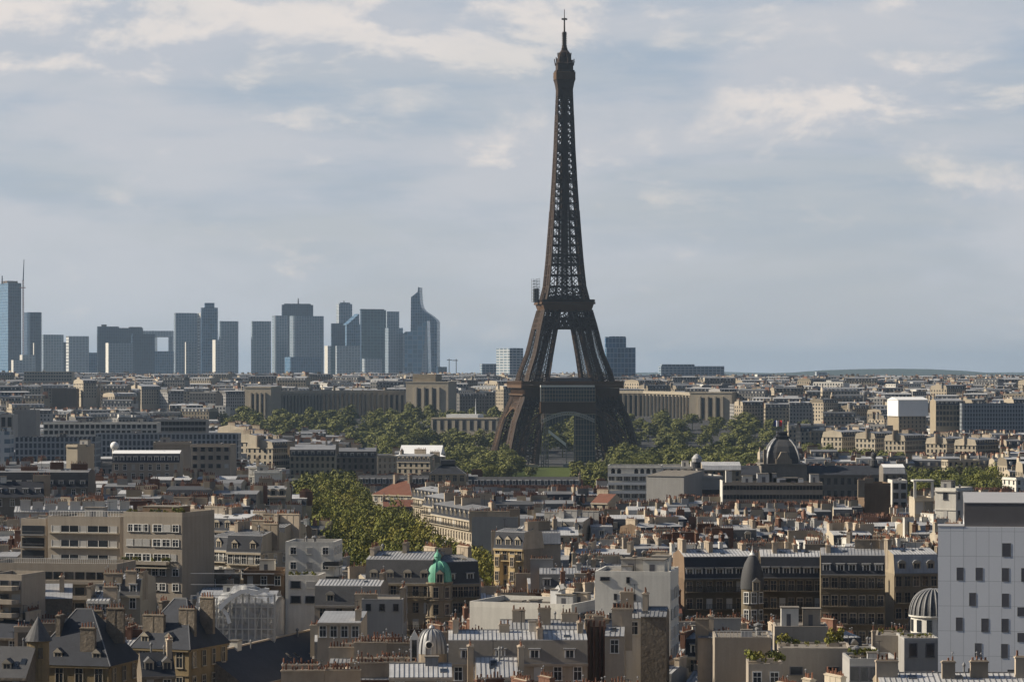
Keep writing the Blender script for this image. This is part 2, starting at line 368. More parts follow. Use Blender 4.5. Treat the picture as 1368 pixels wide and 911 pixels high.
def aerial(par, x, y, z, h=2.6):
    b = MB(); b.bar((0,0,-.5),(0,0,h),.07); b.bar((-.7,0,h-.1),(.7,0,h-.1),.05)
    for i in range(6): b.bar((-.6+i*.24,-.35+.03*i,h-.1),(-.6+i*.24,.35-.03*i,h-.1),.035)
    return b.build('aerial', 'dark_iron', par, (x, y, z), random.uniform(0, 3))
def vent(par, x, y, z, h=1.2, r=.22, m='zinc_rib'):
    b = MB(); b.lathe([(r,-.5),(r,h),(r*1.7,h+.05),(r*1.7,h+.25),(.03,h+.55)], 10)
    return b.build('vent', m, par, (x, y, z))
def roof_box(par, x, y, z, w, d, h, m='grey_render', name='lift_housing'):
    b = MB(); b.box(-w/2, w/2, -d/2, d/2, -.3, h, 0); b.box(-w/2-.12, w/2+.12, -d/2-.12, d/2+.12, h, h+.15, 1, bottom=True)
    if w > 2: b.box(-w*.2, w*.05, -d/2-.03, -d/2+.05, .1, h*.7, 2)
    return b.build(name, [m, 'gravel', 'window_grey'], par, (x, y, z))

def house(name, label, cat, x, y, w, d, h, rz=0.0, group=None, wall='cream_stone', roof='mansard', rise=None, fh=3.1, cols=None, rows=3,
          win='white', ww=1.15, wh=1.9, top=.45, near=2, dorm=None, ndorm=None, chims=None, chim_m='chimney_render', left=0, right=0, z0=None,
          balcony=(), slope_m=None, top_m=None, eave=.3, shut=.15, roofbits=1, vis=None, cornice=True, sidewall=None, register=True, chim_len=None, trim=None):
    """front facade along local x at y=0, the building runs back to y=d; h is the height of the eaves"""
    z0 = gz(x, y) if z0 is None else z0
    if roof == 'flat' and name == 'apartment_building': name, cat = 'modern_block', 'modern block'
    r = root(name, label, cat, (x, y, z0), rz, group)
    if register: reg(x, y, w, d, rz)
    if vis is not None:
        pa = CX+(x-w/2*cos(rz))*FPX/y; pb = CX+(x+w/2*cos(rz))*FPX/y; CAPS.append((min(pa,pb)-2, max(pa,pb)+2, y, vis))
    cols = cols or max(2, int(w/2.7)); trim = trim or wall
    b = MB(); b.box(-w/2, w/2, 0, d, -2, h, 0)
    if sidewall:
        b.box(-w/2-.06, -w/2+.2, .05, d-.05, -2, h-.01, 2); b.box(w/2-.2, w/2+.06, .05, d-.05, -2, h-.01, 2)
    if cornice:
        b.box(-w/2-.05, w/2+.05, -.42, -.002, h-.38, h+.02, 1, bottom=True)
        if rows > 1: b.box(-w/2-.02, w/2+.02, -.2, -.003, h-fh-.28, h-fh-.08, 1, bottom=True)
        if left: b.box(-w/2-.42, -w/2-.065, 0, d, h-.38, h+.02, 1, bottom=True)
        if right: b.box(w/2+.065, w/2+.42, 0, d, h-.38, h+.02, 1, bottom=True)
    if near == 0:
        for i in range(cols):
            for j in range(rows):
                xx = -w/2+(i+.5)*w/cols; zz = h-top-j*fh-wh
                if zz < 0: continue
                b.box(xx-ww/2, xx+ww/2, -.05, -.004, zz, zz+wh, 3)
        for side, n_ in ((-1, left), (1, right)):
            for i in range(n_):
                for j in range(rows):
                    yy = (i+.5)*d/n_; zz = h-top-j*fh-wh
                    if zz < 0: continue
                    xx = side*w/2; b.box(min(xx, xx+side*.06)-.002, max(xx, xx+side*.06)+.002, yy-ww/2, yy+ww/2, zz, zz+wh, 3)
    b.build('wall', [wall, trim, sidewall or wall, 'glass'], r)
    if near > 0:
        for i in range(cols):
            for j in range(rows):
                xx = -w/2+(i+.5)*w/cols; zz = h-top-j*fh-wh
                if zz < 0: continue
                me = WIN['shut'] if random.random() < shut else WIN[win]
                link('window', me, r, (xx, -.03, zz), 0, (ww, 1, wh))
        for side, n_ in ((-1, left), (1, right)):
            for i in range(n_):
                for j in range(rows):
                    zz = h-top-j*fh-wh
                    if zz < 0: continue
                    link('window', WIN['shut'] if random.random() < shut else WIN[win], r, (side*(w/2+.09), (i+.5)*d/n_, zz), side*pi/2, (ww, 1, wh))
        for j in balcony:
            zz = h-top-j*fh-wh-.1
            q = MB(); q.box(-w/2+.2, w/2-.2, -.85, -.21, zz-.18, zz, 0, bottom=True)
            q.box(-w/2+.2, w/2-.2, -.85, -.81, zz+.9, zz+.96, 1, bottom=True); q.box(-w/2+.2, w/2-.2, -.84, -.82, zz+.08, zz+.12, 1)
            for i in range(int((w-.4)/.3)+1): q.box(-w/2+.2+i*.3-.045, -w/2+.2+i*.3+.045, -.845, -.815, zz, zz+.9, 1)
            q.build('balcony', [trim, 'dark_iron'], r)
    rb = MB(); e = eave; ridge = h; flat = False
    if roof == 'mansard':
        h1 = rise or 2.9; s = .85; rg = (d-2*s)*.10
        prof = [(-e,h),(-e+.02,h+.18),(s-e,h+h1),(s-e+.1,h+h1+.1),(d/2,h+h1+rg),(d-s+e,h+h1),(d+e,h)]
        rb.extrude(prof, -w/2, w/2, [2,0,2,1,1,0], 3); ridge = h+h1+rg
        sm, tm = slope_m or 'slate', top_m or 'zinc'
        nd = ndorm if ndorm is not None else max(1, int(w/3.0))
    elif roof == 'gable':
        rs = rise or d*.17
        rb.extrude([(-e,h),(-e+.01,h+.12),(d/2,h+rs),(d+e,h+.12),(d+e,h)], -w/2, w/2, [2,1,1,2], 3); ridge = h+rs
        sm, tm = slope_m or 'zinc', top_m or 'zinc'; nd = ndorm or 0
    elif roof == 'hip':
        rs = rise or d*.5; k = min(d/2, w/2-.4)*.85
        v = [(-w/2-e,-e,h),(w/2+e,-e,h),(w/2+e,d+e,h),(-w/2-e,d+e,h),(-w/2+k,d/2,h+rs),(w/2-k,d/2,h+rs)]
        rb.grid(v, [(0,1,5,4),(1,2,5),(2,3,4,5),(3,0,4)], 1); ridge = h+rs; sm, tm = slope_m or 'slate', top_m or 'slate'; nd = ndorm or 0
        rb.bar(v[4], v[5], .25, 2); rb.bar(v[0], v[4], .16, 2); rb.bar(v[1], v[5], .16, 2)
    elif roof == 'shed':
        rs = rise or 2.0
        rb.extrude([(-e,h),(-e+.01,h+.12),(d,h+rs),(d+.02,h)], -w/2, w/2, [2,1,3], 3); ridge = h+rs; sm, tm = 'zinc', top_m or 'zinc'; nd = 0
    else:
        flat = True; pz = rise or .7; t = .3
        for q in ((-w/2, w/2, 0, t), (-w/2, w/2, d-t, d)): rb.box(q[0], q[1], q[2], q[3], h, h+pz, 3)
        rb.box(-w/2, -w/2+t, t, d-t, h, h+pz, 3); rb.box(w/2-t, w/2, t, d-t, h, h+pz, 3)
        rb.box(-w/2+t, w/2-t, t, d-t, h-.2, h+.06, 1); sm, tm = wall, top_m or 'gravel'; nd = 0
        ridge = h+.06
    if near >= 2 and roof in ('gable', 'mansard') and tm in ('zinc', 'light_zinc'):
        ys = ((-e, h+.12, d/2, ridge), ) if roof == 'gable' else ((s-e+.1, h+h1+.1, d/2, ridge), )
        for (ya, za, yb, zb) in ys:
            n = int(w/.62)
            for i in range(1, n):
                xx = -w/2+i*w/n; rb.bar((xx, ya, za+.03), (xx, yb, zb+.03), .085, 2)
        rb.box(-w/2+.05, w/2-.05, d/2-.12, d/2+.12, ridge-.05, ridge+.1, 2)
    if near >= 1 and roof in ('gable', 'mansard') and tm != 'white_sheet':
        for i in range(random.choice((0, 1, 2, 3))):
            ya, za = (-e, h+.12) if roof == 'gable' else (s-e+.1, h+h1+.1)
            t = random.uniform(.25, .7); yy = ya+(d/2-ya)*t; zz = za+(ridge-za)*t; q = MB(); sl = (ridge-za)/(d/2-ya); a = random.uniform(.3, .55)
            q.grid([(-a,-.5,-.5*sl-.05),(a,-.5,-.5*sl-.05),(a,.5,.5*sl-.05),(-a,.5,.5*sl-.05),(-a,-.5,-.5*sl+.14),(a,-.5,-.5*sl+.14),(a,.5,.5*sl+.14),(-a,.5,.5*sl+.14)], [(0,1,5,4),(1,2,6,5),(2,3,7,6),(3,0,4,7)], 0)
            q.face([(-a,-.5,-.5*sl+.14),(a,-.5,-.5*sl+.14),(a,.5,.5*sl+.14),(-a,.5,.5*sl+.14)], 1); q.build('skylight', ['zinc_rib', 'glass'], r, (random.uniform(-w*.4, w*.4), yy, zz))
        for i in range(random.choice((0, 1, 2))): vent(r, random.uniform(-w*.4, w*.4), d*random.uniform(.3, .7), ridge-.1, random.uniform(.4, 1.1), random.uniform(.1, .2))
        if random.random() < .3: roof_box(r, random.uniform(-w*.3, w*.3), d*.5, ridge-.3, random.uniform(1.2, 2.4), random.uniform(1.2, 2), random.uniform(.8, 1.6), random.choice(('zinc', 'chimney_render', 'white_render')), 'roof_hut')
    rb.build('roof', [sm, tm, 'zinc_rib' if not flat else wall, sidewall or wall], r)
    if dorm is None: dorm = 'flat'
    for i in range(nd):
        xx = -w/2+(i+.5)*w/nd+random.uniform(-.15, .15)
        if near > 0: link('dormer', DORM[dorm], r, (xx, -.05 if roof == 'mansard' else d*.12, h+.3 if roof == 'mansard' else h+.4), 0, (1, 1, 1))
        else: link('dormer', DORM[dorm], r, (xx, 0, h+.3), 0)
    if chims is None: chims = 2 if not flat else 0
    if isinstance(chims, int):
        cl = []
        for i in range(chims):
            xx = (-w/2+.45, w/2-.45, random.uniform(-w*.25, w*.25), random.uniform(-w*.3, w*.3), random.uniform(-w*.3, w*.3))[i % 5]
            yy = random.uniform(.3, .7)*d
            cl.append((xx, yy, chim_len or random.uniform(2.5, min(6, d*.6)), 0 if random.random() < .62 else pi/2))
        chims = cl
    for (xx, yy, ln, a) in chims:
        zr = ridge-abs(yy-d/2)/(d/2)*(ridge-h)*.4 if not flat else h
        chimney(r, xx, yy, zr, ln, random.choice((1.0, 1.5, 1.5, 2.0)), a, chim_m)
    if flat and roofbits:
        for i in range(roofbits+1):
            a = random.random()
            px_, py_ = random.uniform(-w*.35, w*.35), random.uniform(.25, .75)*d
            if a < .4: roof_box(r, px_, py_, h+.05, random.uniform(2.2, 4.5), random.uniform(2, 3.5), random.uniform(1.8, 2.8), random.choice(('grey_render', 'white_render', wall)))
            elif a < .75: vent(r, px_, py_, h, random.uniform(.6, 1.6), random.uniform(.2, .4))
            else: roof_box(r, px_, py_, h+.05, 1.6, 1.2, 1.0, 'light_zinc', 'air_unit')
    if near >= 1 and roofbits and random.random() < .7:
        aerial(r, random.uniform(-w*.4, w*.4), d*random.uniform(.35, .65), ridge, random.uniform(1.8, 3.2))
    r['_h'] = ridge
    return r
def H_(px0, px1, py, D, label, phi=0.0, d=12.0, **k):
    """a house from the photo: px0..px1 are the ends of its front, py the row of its eaves, D its distance"""
    p = radians(phi); x = wx((px0+px1)/2, D); w = (px1-px0)*D/FPX/cos(p)
    z0 = k.pop('z0', gz(x, D)); h = wz(py, D)-z0
    return house(k.pop('name', 'apartment_building'), label, k.pop('cat', 'building'), x, D, w, d, h, p, z0=z0, **k)

def dome(par, r, h, n=16, mat_='grey_slate', loc=(0,0,0), name='dome', power=.5, ribs=0, rib_m='zinc_rib', tip=.08, sq=None, a0=0.0):
    b = MB(); k = 10
    prof = [(max(tip*r, r*cos(i/k*pi/2)**power), h*sin(i/k*pi/2)) for i in range(k+1)]
    b.lathe(prof, n, a0=a0, sq=sq)
    for i in range(ribs):
        a = a0+2*pi*i/ribs
        for (r1, z1), (r2, z2) in zip(prof, prof[1:]):
            b.bar((r1*1.02*cos(a), r1*1.02*sin(a), z1), (r2*1.02*cos(a), r2*1.02*sin(a), z2), r*.06, 1)
    return b.build(name, [mat_, rib_m], par, loc, smooth=(n > 10))
# ------------------------------------------------------------------ ground
b = MB(); ys = [-300, 0, 300, 500, 800, 1200, 1600, 2000, 2350, 2420, 2500, 2580, 2660, 2740, 2850, 2950, 3150, 3400, 3700, 4000, 4300, 5000, 6500, 9000, 14000, 22000, 40000]
for a, c in zip(ys, ys[1:]):
    wa, wc = 700+abs(a)*.5, 700+abs(c)*.5; b.face([(-wa,a,gz(0,a)),(wa,a,gz(0,a)),(wc,c,gz(0,c)),(-wc,c,gz(0,c))])
tag(b.build('ground', 'asphalt'), 'dark city ground running from the near streets to the horizon', 'ground', kind='structure')
b = MB(); b.face([(wx(680,1800),1800,.06),(wx(800,1800),1800,.06),(wx(812,2115),2115,.06),(wx(690,2115),2115,.06)])
tag(b.build('lawn', 'lawn'), 'strip of green lawn below the lattice tower', 'lawn', kind='structure')
b = MB(); b.face([(wx(640,1560),1560,.03),(wx(800,1560),1560,.03),(wx(800,1797),1797,.03),(wx(655,1797),1797,.03)])
tag(b.build('gravel_path', 'bare_earth'), 'brown bare path across the garden before the lawn', 'path', kind='structure')
# far hills: ridge lines with depth
def hill(label, D, pts, depth):
    b = MB(); n = len(pts); base = gz(0, D)-10
    for (xa, ya), (xb, yb) in zip(pts, pts[1:]):
        A, B = wx(xa, D), wx(xb, D); za, zb = wz(ya, D), wz(yb, D)
        b.face([(A, D-depth, base), (B, D-depth, base), (B, D, zb), (A, D, za)]); b.face([(A, D, za), (B, D, zb), (B, D+depth, base), (A, D+depth, base)])
    tag(b.build('hills', 'hill_green'), label, 'hills', kind='structure')
hill('low blue wooded hill on the horizon at right', 15000, [(950,502),(1010,499),(1060,497.5),(1100,494.5),(1150,493),(1200,492.5),(1240,493),(1285,495),(1320,498),(1360,501)], 2200)
hill('faint far ridge on the horizon behind the city', 21000, [(560,500),(640,498),(760,499),(860,497.5),(960,496.5),(1040,498.5),(1120,499),(1250,498.5),(1330,497.5),(1420,497)], 2500)

# ------------------------------------------------------------------ the iron lattice tower
TD, TZ = 2136.0, 0.0
ROT = radians(8)
HW = [(0,49.4),(9,46.0),(20,43.6),(33,40.4),(43.6,35.5),(57,31.4),(65,29.6),(81,23.9),(97,20.6),(110,17.3),(121,14.7),(145,12.4),(172,10.5),(200,8.8),(225,7.5),(250,6.6),(273,5.8)]
IN = [(0,30),(20,27.0),(43.6,21.5),(57,18.6),(65,17),(81,13.4),(97,9.6),(110,6.4),(121,4.6),(145,3.6),(172,2.9),(200,2.2),(225,1.7),(273,1.2)]
def interp(t, z):
    for (a, u), (c, v) in zip(t, t[1:]):
        if z <= c: return u+(v-u)*(z-a)/(c-a)
    return t[-1][1]
KF = 1.0
def oh(z): return interp(HW, z)-(1.1 if z > 118 else .3)
def ih(z): return interp(IN, z)*(.9 if z < 118 else .82)
def panel(b, p00, p10, p01, p11, nx, ny, w, frame=True):
    P = lambda u, v: tuple(Vector(p00)*(1-u)*(1-v)+Vector(p10)*u*(1-v)+Vector(p01)*(1-u)*v+Vector(p11)*u*v)
    for i in range(nx):
        for j in range(ny):
            u0, u1, v0, v1 = i/nx, (i+1)/nx, j/ny, (j+1)/ny
            b.bar(P(u0,v0), P(u1,v1), w); b.bar(P(u1,v0), P(u0,v1), w)
            if frame: b.bar(P(u0,v0), P(u1,v0), w*1.2)
            if i: b.bar(P(u0,v0), P(u0,v1), w)
tower = root('lattice_tower', 'tall brown iron lattice tower rising over the whole city', 'tower', (wx(754, TD), TD, 0), ROT)
reg(wx(754,TD), TD-55, 125, 125, 0, 3)
def leg(sx, sy, levels, name, nx, post, brace, ny=2):
    b = MB()
    def cor(z):
        o, i = oh(z), ih(z)
        return [(sx*o, sy*o, z), (sx*i, sy*o, z), (sx*i, sy*i, z), (sx*o, sy*i, z)]
    for a, c in zip(levels, levels[1:]):
        A, B = cor(a), cor(c)
        for k in range(4):
            b.bar(A[k], B[k], post)
            panel(b, A[k], A[(k+1) % 4], B[k], B[(k+1) % 4], nx, ny, brace)
            # the heavy inner girders that run up each face
            m0 = [(Vector(A[k])*.7+Vector(A[(k+1) % 4])*.3), (Vector(A[k])*.3+Vector(A[(k+1) % 4])*.7)]
            m1 = [(Vector(B[k])*.7+Vector(B[(k+1) % 4])*.3), (Vector(B[k])*.3+Vector(B[(k+1) % 4])*.7)]
            for u, v in zip(m0, m1): b.bar(u, v, brace*1.2)
    return b.build(name, 'tower_iron', tower)
lv1 = [2, 9, 16, 23.5, 31, 38.5, 46, 54]; lv2 = [58, 65, 72, 79, 86, 93, 100, 110.5]
for sx in (-1, 1):
    for sy in (-1, 1):
        leg(sx, sy, lv1, 'lower_leg', 2, 1.7, .55, 1); leg(sx, sy, lv2, 'middle_leg', 2, 1.3, .42, 2)
        b = MB(); o, i = oh(0), ih(0); x0, x1 = sorted((sx*o*1.02, sx*i*.98)); y0, y1 = sorted((sy*o*1.02, sy*i*.98)); b.box(x0, x1, y0, y1, -1, 2.2); b.build('footing', 'pale_stone', tower)
# great arches between the legs
for k in range(4):
    b = MB(); a = k*pi/2; zc = 5.0
    def ap(t, R, off=0):
        x, z = R*cos(t), zc+R*sin(t)*1.0; y = -oh(max(2, z))-off+.2
        return (x*cos(a)-y*sin(a), x*sin(a)+y*cos(a), z)
    n = 30
    for i in range(n):
        t0, t1 = .12+(pi-.24)*i/n, .12+(pi-.24)*(i+1)/n
        for R in (36.2, 40.2): b.bar(ap(t0, R), ap(t1, R), 1.1)
        b.bar(ap(t0, 36.2), ap(t1, 40.2), .5); b.bar(ap(t1, 36.2), ap(t0, 40.2), .5); b.bar(ap(t0, 36.2), ap(t0, 40.2), .5)
    b.build('arch', 'tower_band', tower)
def ring(name, z0, z1, r, t, m, parent=tower, posts=0, r1=None):
    b = MB(); r1 = r1 or r
    for k in range(4):
        a = k*pi/2; R = lambda x, y: (x*cos(a)-y*sin(a), x*sin(a)+y*cos(a))
        v = [(*R(-r,-r),z0),(*R(r,-r),z0),(*R(r1,-r1),z1),(*R(-r1,-r1),z1),(*R(-(r-t),-(r-t)),z0),(*R(r-t,-(r-t)),z0),(*R(r1-t,-(r1-t)),z1),(*R(-(r1-t),-(r1-t)),z1)]
        b.grid(v, [(0,1,2,3),(5,4,7,6),(3,2,6,7),(1,0,4,5)])
        for i in range(posts):
            x = -r+2*r*(i+.5)/posts; p = R(x, -r-.12); b.bar((*p, z0+.3), (*p, z1-.3), .5)
    return b.build(name, m, parent)
P1 = 34.9
b1 = MB()
g = root  # (keeps the names short below)
fp = ring('first_platform', 46.5, 55.2, P1-1.2, 6, 'tower_band', posts=36)
ring('gallery', 55.4, 57.6, P1+1.4, 9, 'tower_band', fp); ring('balustrade', 57.8, 60.2, P1+1.1, .6, 'tower_band', fp, 60); ring('ledge', 50.2, 51.2, P1+.4, 1, 'tower_band', fp)
b = MB(); b.box(-P1+7, P1-7, -P1+7, P1-7, 55.0, 55.8, bottom=True); b.box(-17, 17, -24, -12, 56, 62.5); b.box(-17, 17, 12, 24, 56, 62.5); b.box(-24, -12, -9, 9, 56, 61); b.box(12, 24, -9, 9, 56, 61)
b.build('restaurant_pavilion', 'dark_cladding', tower)
b = MB()
for k in range(4):                                           # girder under the first platform and the beam below the second
    a = k*pi/2; R = lambda x, y, z: (x*cos(a)-y*sin(a), x*sin(a)+y*cos(a), z)
    o0, o1 = oh(42), oh(47.5); panel(b, R(-o0,-o0,42), R(o0,-o0,42), R(-o1,-o1,47.5), R(o1,-o1,47.5), 16, 1, .6)
b.build('truss_girder', 'tower_iron', tower)
b = MB()
for k in range(4):
    a = k*pi/2; R = lambda x, y, z: (x*cos(a)-y*sin(a), x*sin(a)+y*cos(a), z)
    o0, o1 = oh(98), oh(104.5); panel(b, R(-o0,-o0,98), R(o0,-o0,98), R(-o1,-o1,104.5), R(o1,-o1,104.5), 9, 1, .8)
    for z in (97.8, 101.2, 104.5): o = oh(z); b.bar(R(-o,-o,z), R(o,-o,z), 1.2)
    i = ih(105); panel(b, R(-i,-oh(105),105), R(i,-oh(105),105), R(-i,-oh(109),109), R(i,-oh(109),109), 3, 1, .6)
b.build('cross_beam', 'tower_iron', tower)
sp = ring('second_platform', 109.5, 114.5, 16.6, 4, 'tower_band', posts=20, r1=18.2)
ring('gallery', 114.7, 116.2, 19.2, 6, 'tower_band', sp); ring('balustrade', 116.3, 118.0, 18.7, .4, 'tower_iron', sp, 40)
b = MB(); b.box(-13, 13, -13, 13, 115, 115.6, bottom=True); b.box(-9, 9, -13.5, -9, 115.7, 121); b.box(-9, 9, 9, 13.5, 115.7, 121); b.box(-13.5, -9, -8, 8, 115.7, 120)
b.build('cafe_deck', 'dark_cladding', tower)
# upper shaft
lv3 = [118]; z = 118
while z < 272: lv3.append(min(273, lv3[-1]+max(4.2, oh(lv3[-1])*.62))); z = lv3[-1]
lv3[-1] = 273
b = MB()
for n_, (a, c) in enumerate(zip(lv3, lv3[1:])):
    for k in range(4):
        q = k*pi/2; R = lambda x, y, z: (x*cos(q)-y*sin(q), x*sin(q)+y*cos(q), z)
        o0, o1, i0, i1 = oh(a), oh(c), ih(a), ih(c)
        wpost = 1.0 if a < 180 else .75; wb = .40 if a < 180 else .32
        b.bar(R(-o0,-o0,a), R(-o1,-o1,c), wpost*1.2)
        for s in (-1, 1):
            b.bar(R(s*i0,-o0,a), R(s*i1,-o1,c), wpost)
            lo, hi = sorted((s*i0, s*o0)); lo1, hi1 = sorted((s*i1, s*o1))
            panel(b, R(lo,-o0,a), R(hi,-o0,a), R(lo1,-o1,c), R(hi1,-o1,c), 1, 1, wb*(1.0+.25*((n_*7) % 3)))
            b.bar(R(s*o0,-o0,a), R(s*i0,-o0,a), wpost*1.1)
            b.bar(R(s*(o0*.62+i0*.38),-o0,a), R(s*(o1*.62+i1*.38),-o1,c), wb)
            if n_ % 5 == 3 or a < 122: panel(b, R(lo,-o0,a), R(hi,-o0,a), R(lo1,-o1,c), R(hi1,-o1,c), 2, 2, wb*1.5)
        panel(b, R(-i0,-o0,a), R(i0,-o0,a), R(-i1,-o1,c), R(i1,-o1,c), 2, 3, .5)
b.build('upper_shaft', 'tower_iron', tower)
b = MB()
for (a, c) in zip(lv3, lv3[1:]):
    for sx in (-1, 1):
        for sy in (-1, 1): b.bar((sx*1.7, sy*1.7, a), (sx*1.5, sy*1.5, c), 1.0)
    panel(b, (-1.7,-1.7,a), (1.7,-1.7,a), (-1.6,-1.6,c), (1.6,-1.6,c), 1, 2, .45); panel(b, (-1.7,1.7,a), (-1.7,-1.7,a), (-1.6,1.6,c), (-1.6,-1.6,c), 1, 2, .45)
b.build('lift_shaft', 'tower_iron', tower)
b = MB(); b.box(-9.5, 9.5, -9.5, 9.5, 193, 195, 0, bottom=True)
s4 = [1.0/max(abs(cos(2*pi*i/16)), abs(sin(2*pi*i/16))) for i in range(16)]
s4 = [min(q, 1.3) for q in s4]
b = MB(); b.lathe([(5.6,263),(5.9,268),(6.7,272.5),(7.3,274.5)], 16, sq=s4); b.build('flared_neck', 'tower_iron', tower)
cab = MB(); cab.lathe([(7.2,274.5),(7.5,274.6),(7.5,280),(7.2,280.1)], 16, sq=s4); cb = cab.build('top_cabin', 'tower_band', tower)
b = MB(); b.lathe([(6.9,280.1),(6.9,281.2),(6.0,281.4),(6.0,285.5),(6.4,285.7),(6.4,286.5),(4.9,287),(4.6,291),(3.6,294.0),(2.2,296),(2.0,297.5)], 16, sq=s4)
for i in range(14):
    a = 2*pi*i/14; b.bar((6.6*cos(a), 6.6*sin(a), 285), (7.2*cos(a), 7.2*sin(a), 288.5+(i % 3)), .55); b.bar((4.6*cos(a), 4.6*sin(a), 290), (4.9*cos(a), 4.9*sin(a), 294), .45)
b.build('summit_turret', 'tower_iron', tower)
b = MB(); b.lathe([(2.0,297),(1.7,299),(1.35,299.5),(1.25,306),(1.5,306.2),(1.45,309)], 10)
for i in range(8): b.box(-1.7, 1.7, -1.7, 1.7, 299+i*1.25, 299.35+i*1.25, bottom=True)
b.lathe([(.62,309),(.5,318),(.28,319.5),(.22,325)], 8); b.box(-2.0, 2.0, -.35, .35, 317.5, 318.7, bottom=True); b.box(-.35, .35, -2.0, 2.0, 317.5, 318.7, bottom=True)
b.build('antenna_mast', 'tower_iron', tower)
# works on the tower: sheeted scaffolds
def net(px0, px1, py0, py1, off):                             # a sheet with depth hung on the near face
    return
sc = root('netted_scaffold', 'dark grey netted work scaffold under and beside the tower arch', 'scaffold', (wx(759, TD-42), TD-42, 0), ROT)
k = TD/FPX
def sx_(px): return (px-759)*(TD-42)/FPX
def sz_(py): return wz(py, TD-42)
b = MB(); b.box(sx_(721.5), sx_(795.5), -1.2, 1.2, sz_(536), sz_(517), 0, bottom=True); b.build('upper_sheet', 'netting', sc)
b = MB(); b.box(sx_(721.5), sx_(794.5), -1.6, 1.6, sz_(517), sz_(514.6), 0, bottom=True); b.build('white_canopy', 'white_paint', sc)
b = MB(); n = 24
b.box(sx_(721), sx_(796), -1.35, 1.0, sz_(552), sz_(537), 0, bottom=True)
for i in range(n): x = sx_(722)+(sx_(795)-sx_(722))*i/(n-1); b.bar((x, -1.5, sz_(551)), (x, -1.5, sz_(538)), .4)
b.build('lattice_band', 'tower_band', sc)
b = MB(); xs = [sx_(p) for p in (729, 740, 750, 760, 770, 780, 795)]; top = sz_(554)
for i in range(40):
    u0, u1 = i/40, (i+1)/40; xa = xs[0]+(xs[-1]-xs[0])*u0; xb = xs[0]+(xs[-1]-xs[0])*u1
    pa, pb = 729+66*u0, 729+66*u1
    lowz = sz_(567) if pb < 767 else sz_(618)
    if pb < 767: lowz = sz_(571-3*u0*10+ (0 if u0 > .05 else 0))
    b.box(xa, xb, -.8, .8, lowz, top, 0, bottom=True)
b.build('lower_sheet', 'netting', sc)
b = MB()
for i in range(20):
    X = sx_(722)+(sx_(795)-sx_(722))*i/19; b.bar((X, -1.75, sz_(536)), (X, -1.75, sz_(518)), .22); b.bar((X, -1.75, sz_(566 if X < sx_(766) else 616)), (X, -1.75, sz_(553)), .2)
for q in (521, 526, 531, 536.5, 553): b.bar((sx_(721.5), -1.8, sz_(q)), (sx_(795.5), -1.8, sz_(q)), .3)
for q in range(560, 616, 7): b.bar((sx_(767), -1.5, sz_(q)), (sx_(795), -1.5, sz_(q)), .22)
b.build('pole_grid', 'chimney_render', sc)
b = MB(); n = 22
A = lambda t, o: (sx_(724+70*t), -1.9, sz_(569-o-15*sin(pi*(.1+.8*t))))
for i in range(n):
    for o in (0, 4): b.bar(A(i/n, o), A((i+1)/n, o), .45)
    b.bar(A(i/n, 0), A((i+1)/n, 4), .3); b.bar(A(i/n, 4), A((i+1)/n, 0), .3)
b.build('arch_truss', 'shutter', sc)
b = MB()
for px in (723, 726, 729, 732):
    for yy in (-1, 1): b.bar((sx_(px), yy, 0), (sx_(px), yy, sz_(553)), .32)
for i in range(14):
    z = 2+i*2.4
    for yy in (-1, 1): b.bar((sx_(723), yy, z), (sx_(732), yy, z), .25); b.bar((sx_(723 if i % 2 else 732), yy, z), (sx_(732 if i % 2 else 723), yy, z+2.4), .22)
b.build('scaffold_tower', 'zinc_rib', sc)
lc = root('work_crane', 'pale lattice boom crane leaning under the tower arch', 'crane', (wx(748, TD-48), TD-48, 0), 0)
b = MB(); p0, p1 = (wx(733,TD)-wx(748,TD), 0, wz(574,TD)), (wx(756,TD)-wx(748,TD), 0, wz(592,TD))
for o in (-.5, .5): b.bar((p0[0],o,p0[2]+.6), (p1[0],o,p1[2]+.6), .9); b.bar((p0[0],o,p0[2]-.6), (p1[0],o,p1[2]-.6), .9)
b.build('boom', 'white_paint', lc); b = MB(); b.bar((p1[0],0,p1[2]),(p1[0]+.4,0,0),.5); b.box(p1[0]-2,p1[0]+2,-1.5,1.5,0,2.6); b.build('carrier', 'zinc_rib', lc)
sb = root('sheeted_scaffold', 'narrow grey scaffold box standing on the second platform of the tower', 'scaffold', (wx(715.5, TD), TD-6, 116.4), ROT)
b = MB(); b.box(-1.5, 1.9, -3.4, 3.4, 0, 9.5); b.build('sheet', 'netting', sb)
b = MB()
for x in (-2.3, 0, 2.3):
    for y in (-4.2, 4.2): b.bar((x, y, 0), (x, y, 16.6), .22)
for i in range(8): b.bar((-2.3,-4.25,i*2.1), (2.3,-4.25,i*2.1), .2); b.bar((-2.3,4.25,i*2.1), (2.3,4.25,i*2.1), .2); b.bar((-2.3,-4.25,i*2.1), (2.3,-4.25,i*2.1+2.1), .18); b.bar((-2.3,-4.2,i*2.1), (-2.3,4.2,i*2.1), .2)
b.build('pole_frame', 'zinc_rib', sb)

